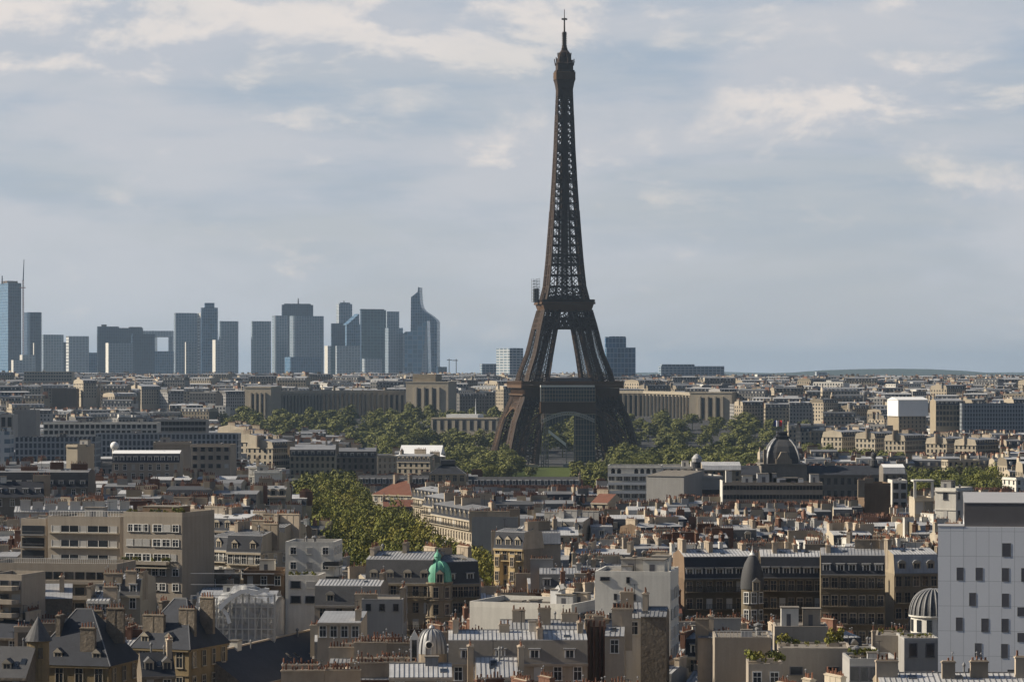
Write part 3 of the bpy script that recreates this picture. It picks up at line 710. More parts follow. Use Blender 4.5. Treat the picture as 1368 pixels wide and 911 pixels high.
# ------------------------------------------------------------------ skyline of the business district, 7.5 km off
QD = 7400.0
def slab(px0, pxs, px1, py, label, D=QD, m='curtain_grey', lm=None, phi=28, crown=None, mast=None, round_=False, name='skyscraper', cat='skyscraper', topm='curtain_dark', base=None):
    """left side px0..pxs, front pxs..px1"""
    p = radians(phi) if pxs > px0 else 0.0
    w = (px1-pxs)*D/FPX/cos(p); d = (pxs-px0)*D/FPX/sin(p) if pxs > px0 else 28.0
    x = wx((pxs+px1)/2, D); y = D+sin(p)*w/2 if p else D
    z0 = gz(x, D); h = wz(py, D)-z0
    r = root(name, label, cat, (x, y, z0), p)
    b = MB()
    if round_:
        q = min(w, d)*.32; poly = []
        for (cx_, cy_, a0) in ((w/2-q, d-q, 0), (-w/2+q, d-q, pi/2), (-w/2+q, q, pi), (w/2-q, q, 1.5*pi)):
            for i in range(6): a = a0+pi/2*i/5; poly.append((cx_+q*cos(a), cy_+q*sin(a)))
        b.prism(poly, 0, h, 0, 2)
    else:
        v = [(-w/2,0),(w/2,0),(w/2,d),(-w/2,d)]
        b.box(-w/2, w/2, 0, d, 0, h, 0, 2)
        if lm: b.face([(-w/2-.3,0,0),(-w/2-.3,0,h),(-w/2-.3,d,h),(-w/2-.3,d,0)], 1)  # left face in its own tone; the paler ones paint in sunlight
    b.build('facade', [m, lm or m, 'gravel'], r)
    if crown:
        a0, a1, cy_, cm = crown
        xa, xb = (wx(a0, D)-x)/cos(p), (wx(a1, D)-x)/cos(p)
        b = MB(); b.box(xa, xb, d*.2, d*.8, h-1, wz(cy_, D)-z0, 0); b.build('plant_room', cm, r)
    if mast:
        mx, my = mast; X = (wx(mx, D)-x)/cos(p); b = MB(); b.bar((X, d/2, h-2), (X, d/2, wz(my, D)-z0), 3.2, 0, 1.6); b.build('mast', 'dark_iron', r)
    return r
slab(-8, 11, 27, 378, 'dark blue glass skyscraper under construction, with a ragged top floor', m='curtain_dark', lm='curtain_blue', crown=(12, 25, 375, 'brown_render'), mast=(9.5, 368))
r = root('tower_crane', 'thin tower crane mast rising beside the unfinished blue skyscraper', 'crane', (wx(31, QD-40), QD-40, gz(0,QD)))
b = MB(); zt = wz(347, QD)-gz(0,QD)
for sx in (-1.3, 1.3):
    for sy in (-1.3, 1.3): b.bar((sx, sy, 0), (sx, sy, wz(375,QD)-gz(0,QD)), .9)
for i in range(44): z = i*(wz(375,QD)-gz(0,QD))/44; b.bar((-1.3,-1.3,z), (1.3,-1.3,z+6), .6)
b.build('mast', 'crane_red', r); b = MB(); b.bar((0,0,wz(376,QD)-gz(0,QD)), (2,0,zt), 2.6, 0, 1.2); b.build('jib', 'dark_iron', r); b = MB(); z = wz(385,QD)-gz(0,QD); b.bar((-9,0,z),(6,0,z),2.0); b.build('tie_beam', 'crane_red', r)
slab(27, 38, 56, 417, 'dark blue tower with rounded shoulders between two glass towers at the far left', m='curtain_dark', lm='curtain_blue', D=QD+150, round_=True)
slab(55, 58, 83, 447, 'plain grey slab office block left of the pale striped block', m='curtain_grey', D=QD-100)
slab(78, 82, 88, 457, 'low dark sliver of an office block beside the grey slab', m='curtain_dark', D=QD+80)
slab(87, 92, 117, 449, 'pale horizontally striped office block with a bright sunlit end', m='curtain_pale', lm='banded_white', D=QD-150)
slab(25, 30, 46, 474, 'low white stepped office block below the dark towers', m='curtain_pale', lm='white_render', D=QD-400, name='office_block', cat='office block')
slab(14, 18, 40, 481, 'lowest white block at the foot of the unfinished blue skyscraper', m='curtain_pale', lm='white_render', D=QD-480, name='office_block', cat='office block')
slab(44, 45.5, 50, 458, 'white sliver tower edge next to the grey slab block', m='curtain_dark', lm='white_render', D=QD-200)
slab(116, 118, 130, 471, 'small pale block between the striped block and the black slabs', m='curtain_blue', D=QD+200, name='office_block', cat='office block')
slab(129, 131, 157, 436, 'black slab tower with a small roof hut, left of its twin', m='curtain_dark', D=QD+40, crown=(136, 142, 433.5, 'dark_iron'))
slab(156, 158, 189, 438, 'wide black slab tower joined to its lower neighbour', m='curtain_dark', D=QD+90, crown=(172, 188, 436.6, 'dark_iron'))
slab(175, 177, 205, 446, 'lower black slab tower left of the hollow arch block', m='curtain_dark', D=QD-30)
slab(140, 145, 176, 458, 'pale blue gridded block standing before the black slabs', m='curtain_grey', lm='white_render', D=QD-300, name='office_block', cat='office block')
# hollow cube arch
r = root('arch_building', 'huge hollow cube arch building with sky showing through its middle', 'building', (wx(210, QD+900), QD+900, gz(0,QD+900)))
s = (QD+900)/FPX; z0 = gz(0, QD+900); zt, zb, zl = wz(442, QD+900)-z0, wz(450, QD+900)-z0, wz(469, QD+900)-z0; L0, L1, R0, R1 = -20.5*s, -5*s, 15*s, 21*s
b = MB(); b.box(L0, L1, 0, 90, 0, zb); b.build('pillar', 'curtain_grey', r); b = MB(); b.box(R0, R1, 0, 90, 0, zb); b.build('pillar', 'curtain_grey', r)
b = MB(); b.box(L0, R1, 0, 90, zb, zt, bottom=True); b.build('roof_beam', 'curtain_pale', r)
slab(205, 206, 231, 469, 'low blue grey building under the hollow arch block', m='curtain_blue', D=QD+300, name='office_block', cat='office block')
slab(231, 234, 263, 418, 'grey blue tower with many floor lines, left of a bright strip tower', m='curtain_grey', D=QD, round_=True)
slab(247, 248.5, 262, 457, 'short pinkish grey block before the floor lined tower', m='curtain_grey', lm='white_render', D=QD-350, name='office_block', cat='office block')
slab(262, 268, 270, 418, 'slim bright white stair tower wedged between two glass towers', m='banded_white', lm='banded_white', D=QD+20)
slab(268, 270, 290, 411, 'tall dark blue tower with a narrower box on top', m='curtain_blue', lm='curtain_dark', D=QD-60, crown=(274, 286, 404.5, 'curtain_blue'))
slab(291, 294, 318, 429, 'rounded grey tower with faint floor bands, right of the tall blue tower', m='curtain_grey', D=QD, round_=True)
slab(283, 288, 300, 454, 'low white edged block before the rounded grey tower', m='curtain_pale', lm='white_render', D=QD-300, name='office_block', cat='office block')
slab(335, 337, 361, 429, 'plain grey tower standing alone left of the paired bow fronted towers', m='curtain_grey', D=QD)
slab(361, 367, 385, 421.5, 'narrower of the two bow fronted towers with a bright rounded edge', m='curtain_grey', lm='curtain_pale', D=QD+30, round_=True)
slab(384, 392, 433, 422, 'wider of the two bow fronted towers, with floor bands', m='curtain_grey', lm='curtain_pale', D=QD-30, round_=True)
slab(376, 377, 417, 407, 'broad dark slab rising behind the bow fronted towers, with an antenna', m='curtain_dark', D=QD+350, mast=(398, 398), crown=(380, 414, 405.5, 'curtain_dark'))
slab(379, 388, 427, 477, 'low blue glass block at the foot of the bow fronted towers', m='curtain_blue', D=QD-350, name='office_block', cat='office block')
slab(433, 438, 442, 462, 'thin bright white block right of the bow fronted towers', m='curtain_pale', lm='white_render', D=QD-200, name='office_block', cat='office block')
slab(449, 453, 470, 406, 'grey tower with a white patch on its side and a short antenna', m='curtain_grey', lm='curtain_pale', D=QD+250, mast=(461, 401.5), crown=(455, 468, 404, 'curtain_grey'))
slab(442, 443, 464, 432, 'dark block before the tower with the white patch', m='curtain_dark', D=QD+120)
r = slab(461, 463, 481, 433, 'blue glass tower with a steep slanted top', m='curtain_blue', D=QD+60)
b = MB(); b.prism([(-16,0.4),(16,0.4),(16,27),(-16,27)], wz(433,QD)-gz(0,QD)-1, [wz(433,QD)-gz(0,QD), wz(418.5,QD)-gz(0,QD), wz(418.5,QD)-gz(0,QD), wz(433,QD)-gz(0,QD)]); b.build('slanted_top', 'curtain_blue', r)
slab(440, 441, 451, 463, 'small green grey block beside the thin bright white block', m='curtain_green', D=QD-160, name='office_block', cat='office block')
slab(448, 450, 480, 462, 'broad pale green block at the foot of the slanted tower', m='curtain_pale', D=QD-250, name='office_block', cat='office block')
slab(481, 483, 515, 414, 'tall dark green slab tower in the middle of the skyline', m='curtain_green', lm='curtain_dark', D=QD-40, crown=(482, 513, 412.8, 'curtain_dark'))
slab(482, 487, 511, 479, 'low striped block with a rounded front below the dark green tower', m='curtain_pale', D=QD-380, round_=True, name='office_block', cat='office block')
slab(513, 517, 533, 416, 'grey green tower directly right of the dark green slab', m='curtain_grey', D=QD+60)
slab(514, 519, 538, 438, 'lower grey block between the green slab and the faceted glass towers', m='curtain_grey', D=QD-120, name='office_block', cat='office block')
# two sharp-edged towers at the right end of the district
def faceted(label, pts, D, depth, m, extra=None):
    x0 = wx(pts[0][0], D); z0 = gz(x0, D); r = root('skyscraper', label, 'skyscraper', (x0, D, z0))
    f = [(wx(a, D)-x0, wz(c, D)-z0) for a, c in pts]
    b = MB(); n = len(f); k = 0
    b.v = [(x, 0, z) for x, z in f]+[(x+depth*.15, depth, z) for x, z in f]
    b.f = [tuple(range(n))]+[(i, n+i, n+(i+1) % n, (i+1) % n) for i in range(n)]+[tuple(range(2*n-1, n-1, -1))]; b.m = [0]*len(b.f)
    b.build('facade', m, r)
    return r
r = faceted('tallest pointed glass tower with a spire and a curved shoulder', [(548,520),(584,520),(584,430),(582,427),(575,421),(567,416),(563.5,412),(561.5,405),(560.5,392),(560.3,384),(558.5,384),(558,390),(549,397)], QD+60, 40, 'curtain_blue')
b = MB(); b.bar((wx(559.4,QD)-wx(548,QD), 10, wz(392,QD)-gz(0,QD)), (wx(559.4,QD)-wx(548,QD), 10, wz(382,QD)-gz(0,QD)), 3.5, 0, 1); b.build('spire', 'dark_iron', r)
r = faceted('pale blue faceted glass tower with a slanted roofline before the pointed tower', [(538,520),(573,520),(570.5,428.5),(565,431),(552,440),(549,443),(542,443),(538,446)], QD-120, 40, 'curtain_sky')
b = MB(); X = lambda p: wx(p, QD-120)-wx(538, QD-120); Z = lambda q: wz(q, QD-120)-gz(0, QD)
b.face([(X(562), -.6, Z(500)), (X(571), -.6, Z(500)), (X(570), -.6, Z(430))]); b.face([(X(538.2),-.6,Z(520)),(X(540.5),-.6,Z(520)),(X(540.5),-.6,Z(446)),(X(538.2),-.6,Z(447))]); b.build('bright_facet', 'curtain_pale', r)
slab(583, 585, 597, 490, 'small dark block right of the pointed glass tower', m='curtain_dark', D=QD-300, name='office_block', cat='office block')
for (a, c0, c1, q, ja, jb) in ((600, 500, 481, 'left of the two hammerhead cranes far off by the small dark block', 597, 604), (609.5, 500, 481.5, 'right of the two hammerhead cranes far off by the small dark block', 604.5, 612)):
    r = root('tower_crane', q, 'crane', (wx(a, 6500), 6500, gz(0,6500))); zz = wz(c1, 6500)-gz(0,6500)
    b = MB(); b.bar((0,0,0),(0,0,zz+3),1.6); b.build('mast', 'dark_iron', r); b = MB(); b.bar((wx(ja,6500)-wx(a,6500),0,zz),(wx(jb,6500)-wx(a,6500),0,zz),1.6); b.build('jib', 'dark_iron', r)
slab(641, 644, 664, 486, 'low dark grey office block left of the white faced hotel tower', m='curtain_grey', D=4600, name='office_block', cat='office block')
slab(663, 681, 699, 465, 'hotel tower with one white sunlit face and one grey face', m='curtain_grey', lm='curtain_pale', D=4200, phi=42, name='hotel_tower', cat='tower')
slab(808, 809, 837, 450, 'tall grey glass tower just right of the lattice tower', m='curtain_blue', D=4300, name='office_tower', cat='tower', crown=(815, 836, 449.2, 'curtain_grey'))
slab(809, 810, 850, 464, 'lower stepped block of the grey glass tower, right of the lattice tower', m='curtain_blue', D=4285, name='office_tower', cat='tower')
slab(880, 883, 971, 489, 'long low grey office building on the horizon right of the glass tower', m='curtain_grey', D=4500, name='office_block', cat='office block', crown=(885, 930, 486.5, 'curtain_grey'))
slab(1009, 1012, 1033, 500, 'cluster of small pale blocks on the horizon over the right wing', m='curtain_pale', lm='white_render', D=4500, name='office_block', cat='office block')
slab(1089, 1091, 1106, 497, 'square pale tower block on the far right horizon', m='curtain_pale', D=5200, name='office_block', cat='office block')

# ------------------------------------------------------------------ palace wings on the hill
def pavilion(label, px0, px1, py, D, attic, nbay, base=560):
    z0 = gz(0, D)-2; x0, x1 = wx(px0, D), wx(px1, D); xm = (x0+x1)/2; w = x1-x0; h = wz(py, D)-z0
    r = root('palace_pavilion', label, 'pavilion', (xm, D, z0), radians(-15)); reg(xm, D, w, 30, 0)
    CAPS.append((px0, px1, D, base-14))
    b = MB(); b.box(-w/2, w/2, 0, 28, 0, h); b.box(-w/2-.4, w/2+.4, -.4, 28.4, h-.9, h+.3, bottom=True); b.build('wall', 'pale_stone', r)
    for i in range(nbay):
        X = -w*.27+w*.54*(i+.5)/nbay; q = MB(); q.box(X-w*.035, X+w*.035, -.12, -.01, h*.12, h*.82); q.build('window', 'glass', r)
    for i in range(nbay+1):
        X = -w*.27+w*.54*i/nbay; q = MB(); q.box(X-w*.03, X+w*.03, -1.3, -.002, 0, h*.86); q.build('pilaster', 'pale_stone', r)
    if attic:
        a0, a1, ay = attic; q = MB(); q.box(wx(a0,D)-xm, wx(a1,D)-xm, 3, 24, h, wz(ay,D)-z0); q.build('attic', 'cream_stone', r)
    return r
def wing(label, pts, py_off, bays, depthdir=1):
    """pts: (px, D, top row, bottom row) along the curve"""
    x0, y0 = wx(pts[0][0], pts[0][1]), pts[0][1]; r = root('palace_wing', label, 'palace wing', (x0, y0, 0))
    b = MB(); cl = MB(); gl = MB()
    for (p, q) in zip(pts, pts[1:]):
        A = Vector((wx(p[0],p[1])-x0, p[1]-y0)); B = Vector((wx(q[0],q[1])-x0, q[1]-y0)); d = (B-A).normalized(); nn = Vector((-d.y, d.x))
        za, zb, ga, gb = wz(p[2],p[1]), wz(q[2],q[1]), gz(0,p[1])-4, gz(0,q[1])-4
        v = []
        for P, zt, z0 in ((A,za,ga),(B,zb,gb)):
            for o in (0, 22): v += [(P.x+nn.x*o, P.y+nn.y*o, z0), (P.x+nn.x*o, P.y+nn.y*o, zt)]
        b.grid(v, [(0,4,5,1),(1,5,7,3),(2,3,7,6)], 0)
        b.grid([(v[1][0]-nn.x*.8, v[1][1]-nn.y*.8, za-2.2), (v[5][0]-nn.x*.8, v[5][1]-nn.y*.8, zb-2.2), (v[5][0]-nn.x*.8, v[5][1]-nn.y*.8, zb+.3), (v[1][0]-nn.x*.8, v[1][1]-nn.y*.8, za+.3), (*v[5][:2], zb+.3), (*v[1][:2], za+.3)], [(0,1,2,3),(3,2,4,5)], 0)
        n = max(2, int((B-A).length/bays))
        for i in range(n):
            P = A+(B-A)*((i+.5)/n); zt = za+(zb-za)*(i+.5)/n; z0 = ga+(gb-ga)*(i+.5)/n
            o = 1.05
            gl.face([(P.x-d.x*bays*.27-nn.x*.1, P.y-d.y*bays*.27-nn.y*.1, z0+3), (P.x+d.x*bays*.27-nn.x*.1, P.y+d.y*bays*.27-nn.y*.1, z0+3), (P.x+d.x*bays*.27-nn.x*.1, P.y+d.y*bays*.27-nn.y*.1, zt-4), (P.x-d.x*bays*.27-nn.x*.1, P.y-d.y*bays*.27-nn.y*.1, zt-4)])
            P = A+(B-A)*(i/n); cl.bar((P.x-nn.x*.7, P.y-nn.y*.7, z0), (P.x-nn.x*.7, P.y-nn.y*.7, za+(zb-za)*i/n-2.2), 1.7)
    b.build('wall', 'pale_stone', r); cl.build('colonnade', 'pale_stone', r); gl.build('glazing', 'glass', r)
    for p, q in zip(pts, pts[1:]):
        D = (p[1]+q[1])/2; reg(wx((p[0]+q[0])/2, D), min(p[1],q[1])-4, abs(wx(p[0],p[1])-wx(q[0],q[1])), abs(p[1]-q[1])+34, 0)
        CAPS.append((min(p[0],q[0]), max(p[0],q[0]), min(p[1],q[1]), max(p[3], q[3])))
pavilion('square sunlit stone pavilion with an attic block at the end of the left palace wing', 541, 600, 510, 2790, (549, 581, 500), 3, 562)
pavilion('lower stone pavilion at the far left end of the left palace wing', 326, 363, 517, 2700, None, 3, 540)
wing('long curved stone wing with a colonnade, left of the lattice tower', [(363, 2720, 523, 540), (430, 2790, 522, 540), (490, 2830, 521.5, 540), (541, 2850, 522, 540)], 0, 5.2)
wing('curved stone colonnade wing just right of the lattice tower', [(800, 2850, 522, 545), (860, 2830, 522.5, 548), (905, 2790, 524, 552), (936, 2760, 526, 556)], 0, 5.0)
pavilion('stone pavilion with three tall window bays at the right end of the palace', 921, 978, 524, 2740, None, 3, 556)
# museum with white roof, left of the tower
r = house('museum_building', 'stone museum with tall pillars under a bright white roof, left of the lattice tower', 'museum', wx(620, 2420), 2420, wx(662,2420)-wx(570,2420), 26, wz(559,2420)-gz(0,2420), radians(-14), wall='pale_stone', roof='flat', cols=9, rows=1, fh=7, win='plain', ww=2.6, wh=7.5, top=1.5, near=2, roofbits=0, shut=0, cornice=True, vis=574)
b = MB(); b.prism([(-13,2),(13.5,2),(13.5,20),(-13,20)], r['_h']+.3, r['_h']+3.2); b.bar((10,8,r['_h']+3),(10,8,r['_h']+16),.8,0,.3); b.build('white_roof', 'white_sheet', r, (-2.5,0,0))
# ------------------------------------------------------------------ military school with its square dome, and what stands around it
D = 1250.0
r = H_(975, 1212, 634, D, 'long dark stone school wing with a square slate dome over its centre', 0, 24, wall='grey_stone', roof='gable', slope_m='slate', top_m='slate', rise=3.5, cols=26, rows=3, fh=5.2, near=0, ww=1.5, wh=2.6, top=1.4, chims=5, name='school_building', vis=668, chim_len=4)
w_ = (1212-975)*D/FPX; X = (1047-1093.5)*D/FPX; h = wz(634, D)
b = MB(); b.box(X-9.5, X+9.5, -1.5, 20, h-8, wz(621, D)); b.box(X-10, X+10, -2, 20.5, wz(621, D), wz(619.5, D), bottom=True); b.build('dome_base', 'grey_stone', r)
sq = [min(1.28, 1.0/max(abs(cos(2*pi*i/16)), abs(sin(2*pi*i/16)))) for i in range(16)]
zb = wz(619.5, D)
b = MB(); b.lathe([(7.3,0),(7.2,2.2),(6.7,4.8),(5.7,7.2),(4.2,9.2),(2.9,10.3)], 16, sq=sq)
dm = b.build('dome', 'grey_slate', r, (X, 9, zb))
b = MB(); b.lathe([(2.9,10.3),(3.2,10.5),(3.2,11.3),(2.4,11.4),(2.2,12.6),(2.5,12.8),(2.2,13.4)], 16, sq=sq); b.build('lantern', 'slate', dm)
b = MB()
for a in (pi/4, 3*pi/4, 5*pi/4, 7*pi/4):
    for (r1, z1), (r2, z2) in zip([(7.3,0),(7.2,2.2),(6.7,4.8),(5.7,7.2),(4.2,9.2),(2.9,10.3)], [(7.2,2.2),(6.7,4.8),(5.7,7.2),(4.2,9.2),(2.9,10.3)]): b.bar((r1*1.3*cos(a), r1*1.3*sin(a), z1), (r2*1.3*cos(a), r2*1.3*sin(a), z2), .7)
b.build('dome_rib', 'zinc', dm)
b = MB(); b.prism([(X-3.2,-2.2),(X+3.2,-2.2),(X+3.2,1.5),(X-3.2,1.5)], zb, zb+2.0)
b.grid([(X-2.6,-2,zb+2),(X+2.6,-2,zb+2),(X+1.2,-2,zb+5),(X-1.2,-2,zb+5),(X-2.6,1.4,zb+2),(X+2.6,1.4,zb+2),(X+1.2,1.4,zb+5),(X-1.2,1.4,zb+5)], [(0,1,2,3),(1,5,6,2),(4,0,3,7),(3,2,6,7)])
b.box(X-8.6, X-7.2, -1.8, .5, zb, zb+6); b.build('pediment', 'chimney_render', r)
CAPS.append((1018, 1076, D, 628))
b = MB(); b.lathe([(1.7,0),(1.6,2.2),(1.0,2.6),(.9,3.4),(1.2,4),(1.2,5),(.5,5.8)], 12); b.build('roof_turret', 'grey_slate', r, ((1171-1093.5)*D/FPX, 10, h+3.4))
H_(1180, 1209, 633, 1215, 'pavilion with a bright white curved roof at the right end of the school wing', 0, 14, wall='grey_stone', roof='mansard', slope_m='light_zinc', top_m='white_sheet', rise=2.6, rows=2, near=0, chims=0, ndorm=0, vis=650)
# modern block with round arched loggias
r = H_(812, 884, 624, 1180, 'white modern block with round arched openings along its top floor', -4, 16, wall='white_render', roof='flat', cols=7, rows=5, fh=3.4, near=1, win='wide', ww=2.4, wh=1.7, top=3.6, shut=0, roofbits=0, vis=672)
h = r['_h']; sc_ = 1180/FPX; w0 = 72*sc_
for i, px in enumerate((819, 827, 850, 858, 866, 874)):
    q = MB(); X = (px-848)*sc_; t = [(X-.75, h-2.9), (X+.75, h-2.9), (X+.75, h-1.3)]+[(X+.75*cos(a*pi/6), h-1.3+.75*sin(a*pi/6)) for a in range(1, 6)]+[(X-.75, h-1.3)]
    q.face([(x, -.06, z) for x, z in t], 0); q.build('arched_window', 'glass', r)
for j in range(5):
    q = MB(); z = h-3.4*(j+1); q.box(-w0/2, w0/2, -1.3, -.01, z-.25, z, bottom=True); q.box(-w0/2, w0/2, -1.3, -1.25, z, z+.9); q.build('balcony', 'white_paint', r)
H_(884, 966, 625, 1235, 'long white flat roofed block with rooftop plant behind the grey hall', 0, 30, wall='white_render', roof='flat', near=0, rows=3, roofbits=4, vis=634)
H_(938, 990, 628, 1225, 'low cream pavilion with a pale curved roof left of the square dome', 0, 16, wall='cream_stone', roof='mansard', slope_m='light_zinc', top_m='light_zinc', rise=1.8, near=0, ndorm=0, chims=0, rows=2, vis=634)
# big plain grey hall
r = H_(864, 913, 636, 1120, 'big windowless grey hall with a sloping roof before the white arched block', -24, 20, wall='grey_render', roof='shed', rise=1.6, top_m='gravel', cols=1, rows=0, near=0, chims=0, vis=653, cornice=False)
r = H_(913, 966, 638, 1135, 'dark flat grey hall with a deep shaded lower wall beside the windowless hall', 8, 26, wall='grey_render', roof='flat', top_m='felt', cols=14, rows=3, top=4.5, fh=3.2, wh=2.4, near=0, win='plain', roofbits=1, vis=664)
r = H_(966, 1099, 647, 1020, 'wide cream office block with a window band and white plant rooms on top', 0, 15, wall='beige_render', roof='flat', cols=30, rows=2, ww=1.0, wh=1.4, near=0, roofbits=0, vis=674)
for px, ww_, hh, m in ((1000, 3.4, 2.6, 'white_render'), (1023, 5, 3.4, 'light_zinc'), (1034, 2.5, 3.4, 'light_zinc'), (1050, 9, 2.0, 'white_sheet'), (1063, 6, 1.7, 'white_sheet'), (1090, 3, 3.2, 'light_zinc'), (975, 2, 4.5, 'white_render')):
    roof_box(r, (px-1032.5)*1020/FPX, 6, r['_h'], ww_, 4, hh, m, 'plant_room')
q = MB(); q.box(-17.2, -16.96, 0, 12, 10, r['_h']+1.2); q.build('end_wall', 'white_render', r)
H_(1155, 1190, 648, 985, 'brown brick block with pale chimney breasts up its left edge', 3, 14, wall='brown_render', roof='flat', rows=0, cols=1, near=0, roofbits=0, chims=[(-5.0, .5, 3, pi/2), (-2.9, .5, 3, pi/2)], vis=690, cornice=False)
H_(1192, 1212, 644, 1000, 'narrow white block with one dark window band beside the brown brick block', 0, 12, wall='white_render', roof='flat', rows=3, cols=2, ww=1.6, near=0, vis=680)
r = H_(1250, 1276, 655, 800, 'cream slab tower with a blank sunlit wall above the zinc roofs', -30, 12, wall='white_render', roof='flat', rows=2, cols=1, fh=5, near=1, win='plain', right=3, vis=690, roofbits=1)
r = H_(1222, 1247, 668, 830, 'open framed white terrace block with dark recesses left of the cream slab tower', 0, 12, wall='pale_stone', roof='flat', rows=3, cols=2, fh=4.4, ww=2, wh=3.2, near=1, win='plain', vis=690, roofbits=1)
for x in (-2.4, 2.4):
    q = MB(); q.box(x-.35, x+.35, .5, 1.2, r['_h']+.1, r['_h']+5); q.build('column', 'white_render', r)
q = MB(); q.box(-2.9, 2.9, .3, 6, r['_h']+5, r['_h']+5.5, bottom=True); q.build('canopy_slab', 'white_render', r)
# right middle distance
r = H_(1200, 1238, 556, 2300, 'stone block carrying a big white box of scaffold sheeting on top', 16, 22, wall='cream_stone', roof='flat', rows=4, cols=7, near=0, roofbits=0, vis=578, cornice=True)
h = r['_h']; w_ = (38)*2300/FPX/cos(radians(16)); p = radians(16)
r2 = root('scaffold_cover', 'big white sheeted scaffold box wrapped over a rooftop in the right distance', 'scaffold', (r.location.x, r.location.y, r.location.z+h), p)
b = MB(); b.box(-w_/2-1, w_/2+1, -1.2, 20, 0, wz(534, 2300)-h-r.location.z, 0); b.build('sheet', 'white_sheet', r2)
b = MB(); z = wz(534,2300)-h-r.location.z; b.extrude([(-1.8,z),(9.5,z+2.2),(20.5,z)], -w_/2-1.4, w_/2+1.4, [0,0], 0); b.build('cover_roof', 'white_sheet', r2)
H_(1250, 1287, 541, 2150, 'tall stone block with three rows of arched windows right of the white scaffold box', 4, 20, wall='cream_stone', roof='mansard', rows=4, cols=8, fh=4, ww=1.8, wh=2.6, near=0, vis=574)
H_(1287, 1372, 540, 2120, 'long blue grey office block with a regular window grid at the right edge', -2, 22, wall='office_grid', roof='flat', rows=0, cols=1, near=0, vis=575, cornice=False, roofbits=3)
# lit terraces in the right distance
for (a, c, py, D, lb) in ((1122, 1162, 583, 1850, 'sunlit cream terrace with dormers nearest the park trees'), (1166, 1204, 585, 1830, 'sunlit cream terrace second from the park trees'), (1206, 1240, 588, 1800, 'pale stone terrace with grey chimneys right of the sunlit cream ones'),
                          (1262, 1292, 592, 1760, 'cream terrace below the tall arched window block'), (1300, 1338, 594, 1730, 'bright cream terrace stepped under the blue grey office block')):
    H_(a, c, py, D, lb, 52, 14, wall='pale_stone', roof='mansard', rows=5, cols=14, near=0, left=5, ndorm=9, dorm='gable', chims=4, vis=606)
H_(1266, 1310, 616, 1540, 'low bright cream block with small windows among the right hand trees', 8, 12, wall='pale_stone', roof='flat', rows=2, near=0, left=4, vis=634)
H_(1356, 1400, 640, 1300, 'white framed modern block cut by the right edge above the dark roof box', 20, 12, wall='white_render', roof='flat', rows=2, near=0, left=3, vis=660)
# French flag and the statue column
r = root('flagpole', 'flagpole flying a blue white and red flag over the park trees', 'flag', (wx(1046, 1700), 1700, 0))
b = MB(); b.bar((0,0,0),(0,0,wz(560,1700)),.35); b.build('pole', 'white_paint', r)
for i, (m, nm) in enumerate((('flag_blue','blue_stripe'),('flag_white','white_stripe'),('flag_red','red_stripe'))):
    b = MB(); z0, z1 = wz(570,1700), wz(561.5,1700)
    for j in range(4):
        f = lambda t: (-5.4+(i*1.6+t*.4), .45*sin((i*4+t)*.9), 0)
        a, c = f(j), f(j+1); b.face([(a[0],a[1],z0+.1*j),(c[0],c[1],z0+.1*j+.1),(c[0],c[1],z1),(a[0],a[1],z1)]); b.face([(a[0],a[1]+.06,z0+.1*j),(a[0],a[1]+.06,z1),(c[0],c[1]+.06,z1),(c[0],c[1]+.06,z0+.1*j+.1)])
    b.build(nm, m, r)
r = root('roof_ventilator', 'pale domed ventilator drum on a dark stem over the white flat roofs', 'ventilator', (wx(931, 1210), 1210, 0))
b = MB(); b.lathe([(1.7,20),(1.6,wz(617,1210))], 12); b.build('stem', 'slate', r); b = MB(); b.lathe([(2.0,wz(617,1210)),(2.1,wz(612,1210)),(1.2,wz(608,1210)),(.3,wz(606,1210))], 14); b.build('dome_cap', 'light_zinc', r)
# white event tent on a roof, left of the lawn
r = root('marquee', 'large white peaked marquee roof left of the lattice tower park', 'marquee', (wx(564, 1560), 1560, wz(612, 1560)), radians(-8))
CAPS.append((530, 594, 1540, 611))
b = MB(); w = 11; b.extrude([(-7,2.2),(0,6.8),(7,2.2)], -w, w, 0, 0); b.extrude([(-6.9,2.15),(0,6.7),(6.9,2.15)], -w+.1, w-.1, 0, 0); b.grid([(-w,-7,2.2),(w,-7,2.2),(w+3,-9,1.2),(-w-3,-9,1.2),(-w,7,2.2),(-w-3,8,1.2)], [(0,3,2,1),(0,4,5,3)]); b.build('canopy', 'white_sheet', r)
b = MB()
for x in (-w, -w/2, 0, w/2, w):
    for y in (-6.8, 6.8): b.bar((x,y,-2),(x,y,2.2),.3)
b.build('frame', 'white_paint', r)
H_(506, 594, 610, 1545, 'sunlit stone block carrying the white marquee on its terrace', 40, 15, wall='pale_stone', roof='flat', rows=4, cols=14, near=0, left=8, vis=634, roofbits=0)
H_(530, 575, 617, 1480, 'stone terrace with small dormers just below the white marquee', -20, 12, wall='pale_stone', roof='mansard', rows=4, near=0, ndorm=8, dorm='gable', chims=3, vis=636)
